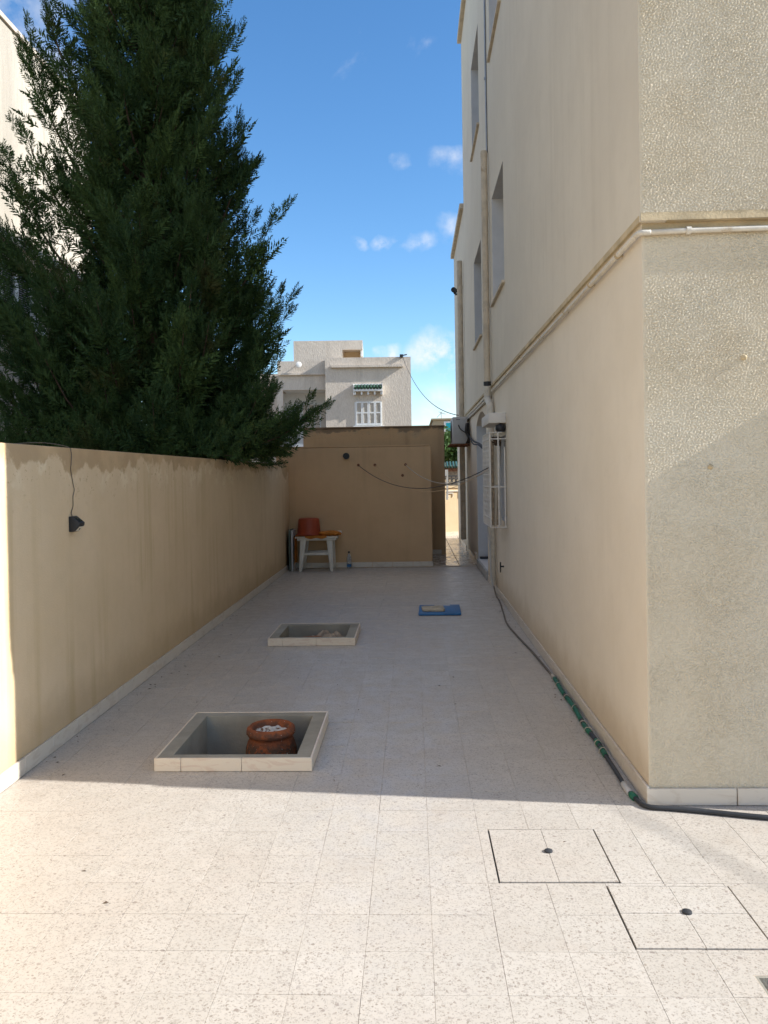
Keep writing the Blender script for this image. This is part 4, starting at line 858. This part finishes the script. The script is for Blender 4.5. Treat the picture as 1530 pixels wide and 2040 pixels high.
def spray_template(r_, nt=17, plen=.25):
    # one feathery spray along +Z: side twigs with leaf blades, tapering to the tip
    B, Dn, Ln, Wd = [], [], [], []
    for i in range(nt):
        t = (i+.5)/nt; ax = np.array([0, 0, plen*t]); a = (i % 2)*math.pi + r_.uniform(-.7, .7)
        tl = .105*(1-t*.72)*r_.uniform(.7, 1.25)
        d = np.array([math.cos(a)*.72, math.sin(a)*.72*.55, .62+.3*t]); d /= np.linalg.norm(d)
        B.append(ax); Dn.append(d); Ln.append(tl); Wd.append(.0195)
        for s in (.35, .68):
            a2 = a + r_.uniform(-1.3, 1.3); d2 = d + .8*np.array([math.cos(a2), math.sin(a2), .3]); d2 /= np.linalg.norm(d2); B.append(ax+d*tl*s); Dn.append(d2); Ln.append(tl*.6); Wd.append(.0145)
    B.append(np.array([0, 0, plen*.9])); Dn.append(np.array([0, 0, 1.])); Ln.append(.08); Wd.append(.012)
    return kites(np.array(B), np.array(Dn), np.array(Ln), np.array(Wd), r_)
def conifer():
    r_ = np.random.default_rng(21); TX, TY = -3.12, 9.75
    e = empty('conifer_tree', (TX, TY, -.4), 'tall dark green conifer with feathery upright sprays behind the boundary wall', 'tree')
    top = 9.6
    def trunk(z): return np.array([TX+.05*math.sin(z*.9), TY+.05*math.cos(z*.7), z])
    MB().tube([tuple(float(q) for q in trunk(z)) for z in np.linspace(-.45, top, 14)], .17, 10, r2=.02).build('trunk', M['bark'], e, smooth=True)
    tem = [spray_template(r_) for _ in range(14)]; nk = len(tem[0])
    limbs = []
    def env(z): return np.interp(z, [1.4, 2.0, 3.0, 4.2, 5.5, 7.0, 8.4, 9.6], [1.45, 1.64, 1.54, 1.24, .96, .78, .64, .22])
    def limb(z0, tip, bow=.25, dens=1.0, plume=1.0): limbs.append((trunk(max(z0, 1.78) if tip[0] > WX-.35 else z0), np.array(tip, float), bow, dens, plume))
    ga = 2.39996; nL = 240
    for i in range(nL):
        u = (i+.5)/nL; zt = 1.75+7.9*u**1.12; az = i*ga + r_.uniform(-.35, .35)
        rad = env(zt)*r_.uniform(.55, 1.04)
        tip = np.array([TX+rad*math.cos(az), TY+rad*math.sin(az)*1.05, zt])
        if tip[2] < 1.95 and tip[0] > WX-.25: tip[2] = 1.95+r_.uniform(0, .2)
        limb(max(.5, zt-rad*r_.uniform(.55, 1.15)), tip, r_.uniform(.10, .35))
    # leaders and side branches that shape the outline in the photograph
    for tip, z0, pl in (((-4.30, 9.4, 7.35), 4.9, .8), ((-4.42, 9.3, 6.55), 4.2, .75), ((-4.72, 9.3, 5.35), 3.2, .8), ((-4.95, 9.2, 3.6), 2.0, 1.0), ((-4.85, 9.4, 2.6), 1.2, 1.1), ((-4.6, 9.6, 4.4), 2.5, 1.0),
                        ((-2.30, 9.5, 7.35), 5.4, .9), ((-2.15, 9.4, 6.6), 4.8, .9), ((-2.0, 9.5, 5.75), 4.2, .8), ((-1.95, 9.5, 5.25), 3.6, .7), ((-1.62, 9.5, 4.55), 2.9, .5), ((-1.80, 9.6, 4.0), 2.4, .7),
                        ((-1.58, 9.5, 3.45), 2.2, .55), ((-1.80, 9.5, 2.9), 1.8, .9), ((-4.95, 9.3, 4.7), 3.0, .9), ((-5.0, 9.0, 3.0), 1.6, 1.1), ((-4.75, 8.9, 3.9), 2.2, 1.0), ((-4.55, 9.4, 5.7), 3.8, .8), ((-4.9, 8.8, 2.2), 1.3, 1.1), ((-1.90, 8.5, 1.66), 2.05, .7), ((-1.90, 9.3, 1.64), 2.05, .8), ((-1.88, 10.3, 1.64), 2.0, .8), ((-1.86, 11.2, 1.66), 2.0, .8), ((-1.18, 9.7, 2.30), 1.9, .42), ((-1.78, 9.8, 1.95), 1.5, .9), ((-1.72, 10.6, 1.78), 1.8, .9), ((-1.85, 9.2, 1.76), 1.8, .9), ((-1.88, 8.3, 1.72), 1.9, .8), ((-1.98, 7.95, 1.72), 1.9, .7), ((-1.80, 11.4, 1.80), 1.9, .8),
                        ((-2.6, 8.0, 2.3), 1.2, 1.1), ((-3.3, 8.0, 2.1), .9, 1.1), ((-4.2, 8.3, 2.1), .9, 1.1), ((-2.35, 8.3, 3.1), 1.6, 1.1), ((-3.2, 8.1, 3.4), 1.6, 1.1), ((-4.0, 8.4, 3.1), 1.5, 1.1), ((-2.9, 8.3, 4.4), 2.5, 1.0), ((-2.2, 8.8, 4.2), 2.4, 1.0)):
        limb(z0, tip, .22, 1.25, pl)
    C_, Tn = [], []; bmb = MB()
    for b0, tip, bow, dens, plume in limbs:
        out_ = tip-b0; out_[2] = 0; rl = np.linalg.norm(out_)+1e-6; out_ /= rl
        Ln = np.linalg.norm(tip-b0)
        def P(t): return b0+(tip-b0)*t + out_*(bow if tip[2] > 2.0 else .03)*rl*math.sin(math.pi*t)*.6 + np.array([0, 0, -.25*rl*math.sin(math.pi*t)*(bow if tip[2] > 2.0 else 0)*2])
        pts = [P(t) for t in np.linspace(0, 1, 7)]
        bmb.tube([tuple(p) for p in pts], float(.012+.006*Ln), 5, r2=.003)
        lt = r_.uniform(.0, 1)
        def put(p, d, sc):
            x_ = np.cross(d, r_.standard_normal(3)); x_ /= np.linalg.norm(x_)+1e-9; y_ = np.cross(d, x_)
            C_.append(tem[r_.integers(len(tem))]@(np.stack([x_, y_, d])*sc)+p); Tn.append(np.full(nk, np.clip(.55*lt+.45*r_.uniform(0, 1), 0, 1)))
        def unit(v): return v/(np.linalg.norm(v)+1e-9)
        k0 = max(.6, min(1.5, Ln/1.6))
        for k in range(int(27*dens*k0)):                                   # inner fill along the limb
            t = r_.uniform(.15, .8); a = r_.uniform(0, 2*math.pi); rv_ = np.array([math.cos(a), math.sin(a), r_.uniform(-.2, .3)])
            put(P(t)+rv_*.22*r_.uniform(0, 1), unit(unit(tip-b0)*.4+rv_*.8+np.array([0, 0, .5])), r_.uniform(.9, 1.4))
        subs = [(P(.72), P(1.0)+out_*.02, .10*plume)]                      # the limb's own tip, then side plumes
        for k in range(int(4.6*dens*k0)):
            t = r_.uniform(.38, .95); a = r_.uniform(0, 2*math.pi); rv_ = np.array([math.cos(a), math.sin(a), 0])
            dd = unit(unit(tip-b0)*.55+rv_*.55+out_*.30+np.array([0, 0, .75])); ln = r_.uniform(.34, .62)*(.75+.25*plume); subs.append((P(t), P(t)+dd*ln, .125*plume))
        for q0, q1, rad in subs:
            ax = unit(q1-q0); ln = np.linalg.norm(q1-q0); n = int(12*max(.7, ln/.45))
            for k in range(n):
                u = (k+r_.uniform(0, 1))/n; a = r_.uniform(0, 2*math.pi); rv_ = np.array([math.cos(a), math.sin(a), r_.uniform(-.3, .3)])
                put(q0+(q1-q0)*u+rv_*rad*(1-.8*u)*r_.uniform(.2, 1), unit(ax*.95+rv_*.62*(1-.6*u)+np.array([0, 0, .30])), r_.uniform(.62, 1.05)*(1-.35*u))
            put(q1-ax*.06, ax, .62)
    bmb.build('limbs', M['bark'], e, smooth=True)
    co_ = np.concatenate(C_); tn = np.concatenate(Tn)
    # nothing grows through the wall body
    inw = (co_[:, :, 0].max(1) > WX-.23) & (co_[:, :, 0].min(1) < WX+.02) & (co_[:, :, 2].min(1) < 1.70)
    low = (co_[:, :, 0].max(1) > WX-.02) & (co_[:, :, 2].min(1) < 1.44)
    inw |= low
    co_, tn = co_[~inw], tn[~inw]
    leaf_mesh('crown', co_, tn, M['conifer'], e)
conifer()
def broadleaf(name, c, rad, n, label, mat, size=.16):
    r_ = np.random.default_rng(int(abs(c[0]*100))+3); e = empty(name, (c[0], c[1], -.45), label, 'tree')
    MB().tube([(c[0], c[1], -.45), (c[0]+.1, c[1], c[2]*.5), (c[0], c[1], c[2])], .14, 8, r2=.05).build('trunk', M['bark'], e, smooth=True)
    cl_ = r_.standard_normal((46, 3)); cl_ /= np.linalg.norm(cl_, axis=1, keepdims=True); cl_ *= r_.uniform(.35, 1, (46, 1)); cc = cl_*np.array(rad)+np.array(c)
    ix = r_.integers(0, 46, n); b = cc[ix]+r_.standard_normal((n, 3))*np.array(rad)*.16; d = r_.standard_normal((n, 3))+np.array([0, 0, .2]); d /= np.linalg.norm(d, axis=1, keepdims=True)
    leaf_mesh('crown', kites(b, d, r_.uniform(.7, 1.3, n)*size, r_.uniform(.7, 1.2, n)*size*.5, r_), r_.uniform(0, 1, n), mat, e)
broadleaf('street_tree', (2.3, 33, 2.3), (1.8, 1.3, 1.05), 9000, 'leafy green tree behind the tiled canopy at the passage end', M['leaf'], .2)
broadleaf('garden_tree', (.35, 44, 2.9), (.55, .5, .75), 2500, 'small treetop peeping over the annexe wall right of the far house', M['leaf'], .18)

# ------------------------------------------------------------------ small litter on the floor
lr = random.Random(11); mb = MB()
for k in range(150):
    if k < 70: x, y = WX+.03+abs(lr.gauss(0, .10)), lr.uniform(4.0, 12.6)
    elif k < 105: x, y = CX-.03-abs(lr.gauss(0, .09)), lr.uniform(4.2, 10.0)
    else: x, y = lr.uniform(WX+.1, .95), lr.uniform(2.6, 11)
    if any(q[0]-.03 < x < q[1]+.03 and q[2]-.03 < y < q[3]+.03 for q in (P1, P2)): continue
    a = lr.uniform(0, 6.3); l, w_ = lr.uniform(.005, .016), lr.uniform(.002, .006); c, n_ = math.cos(a), math.sin(a); h = lr.uniform(.001, .005)
    mb.add([(x-c*l, y-n_*l, .0016), (x+n_*w_, y-c*w_, .0016+h), (x+c*l, y+n_*l, .0018), (x-n_*w_, y+c*w_, .0016+h*.4)], [(0, 1, 2, 3)])
tag(mb.build('leaf_litter', M['bark']), 'tiny dry leaf bits scattered over the paving', 'litter', kind='stuff')
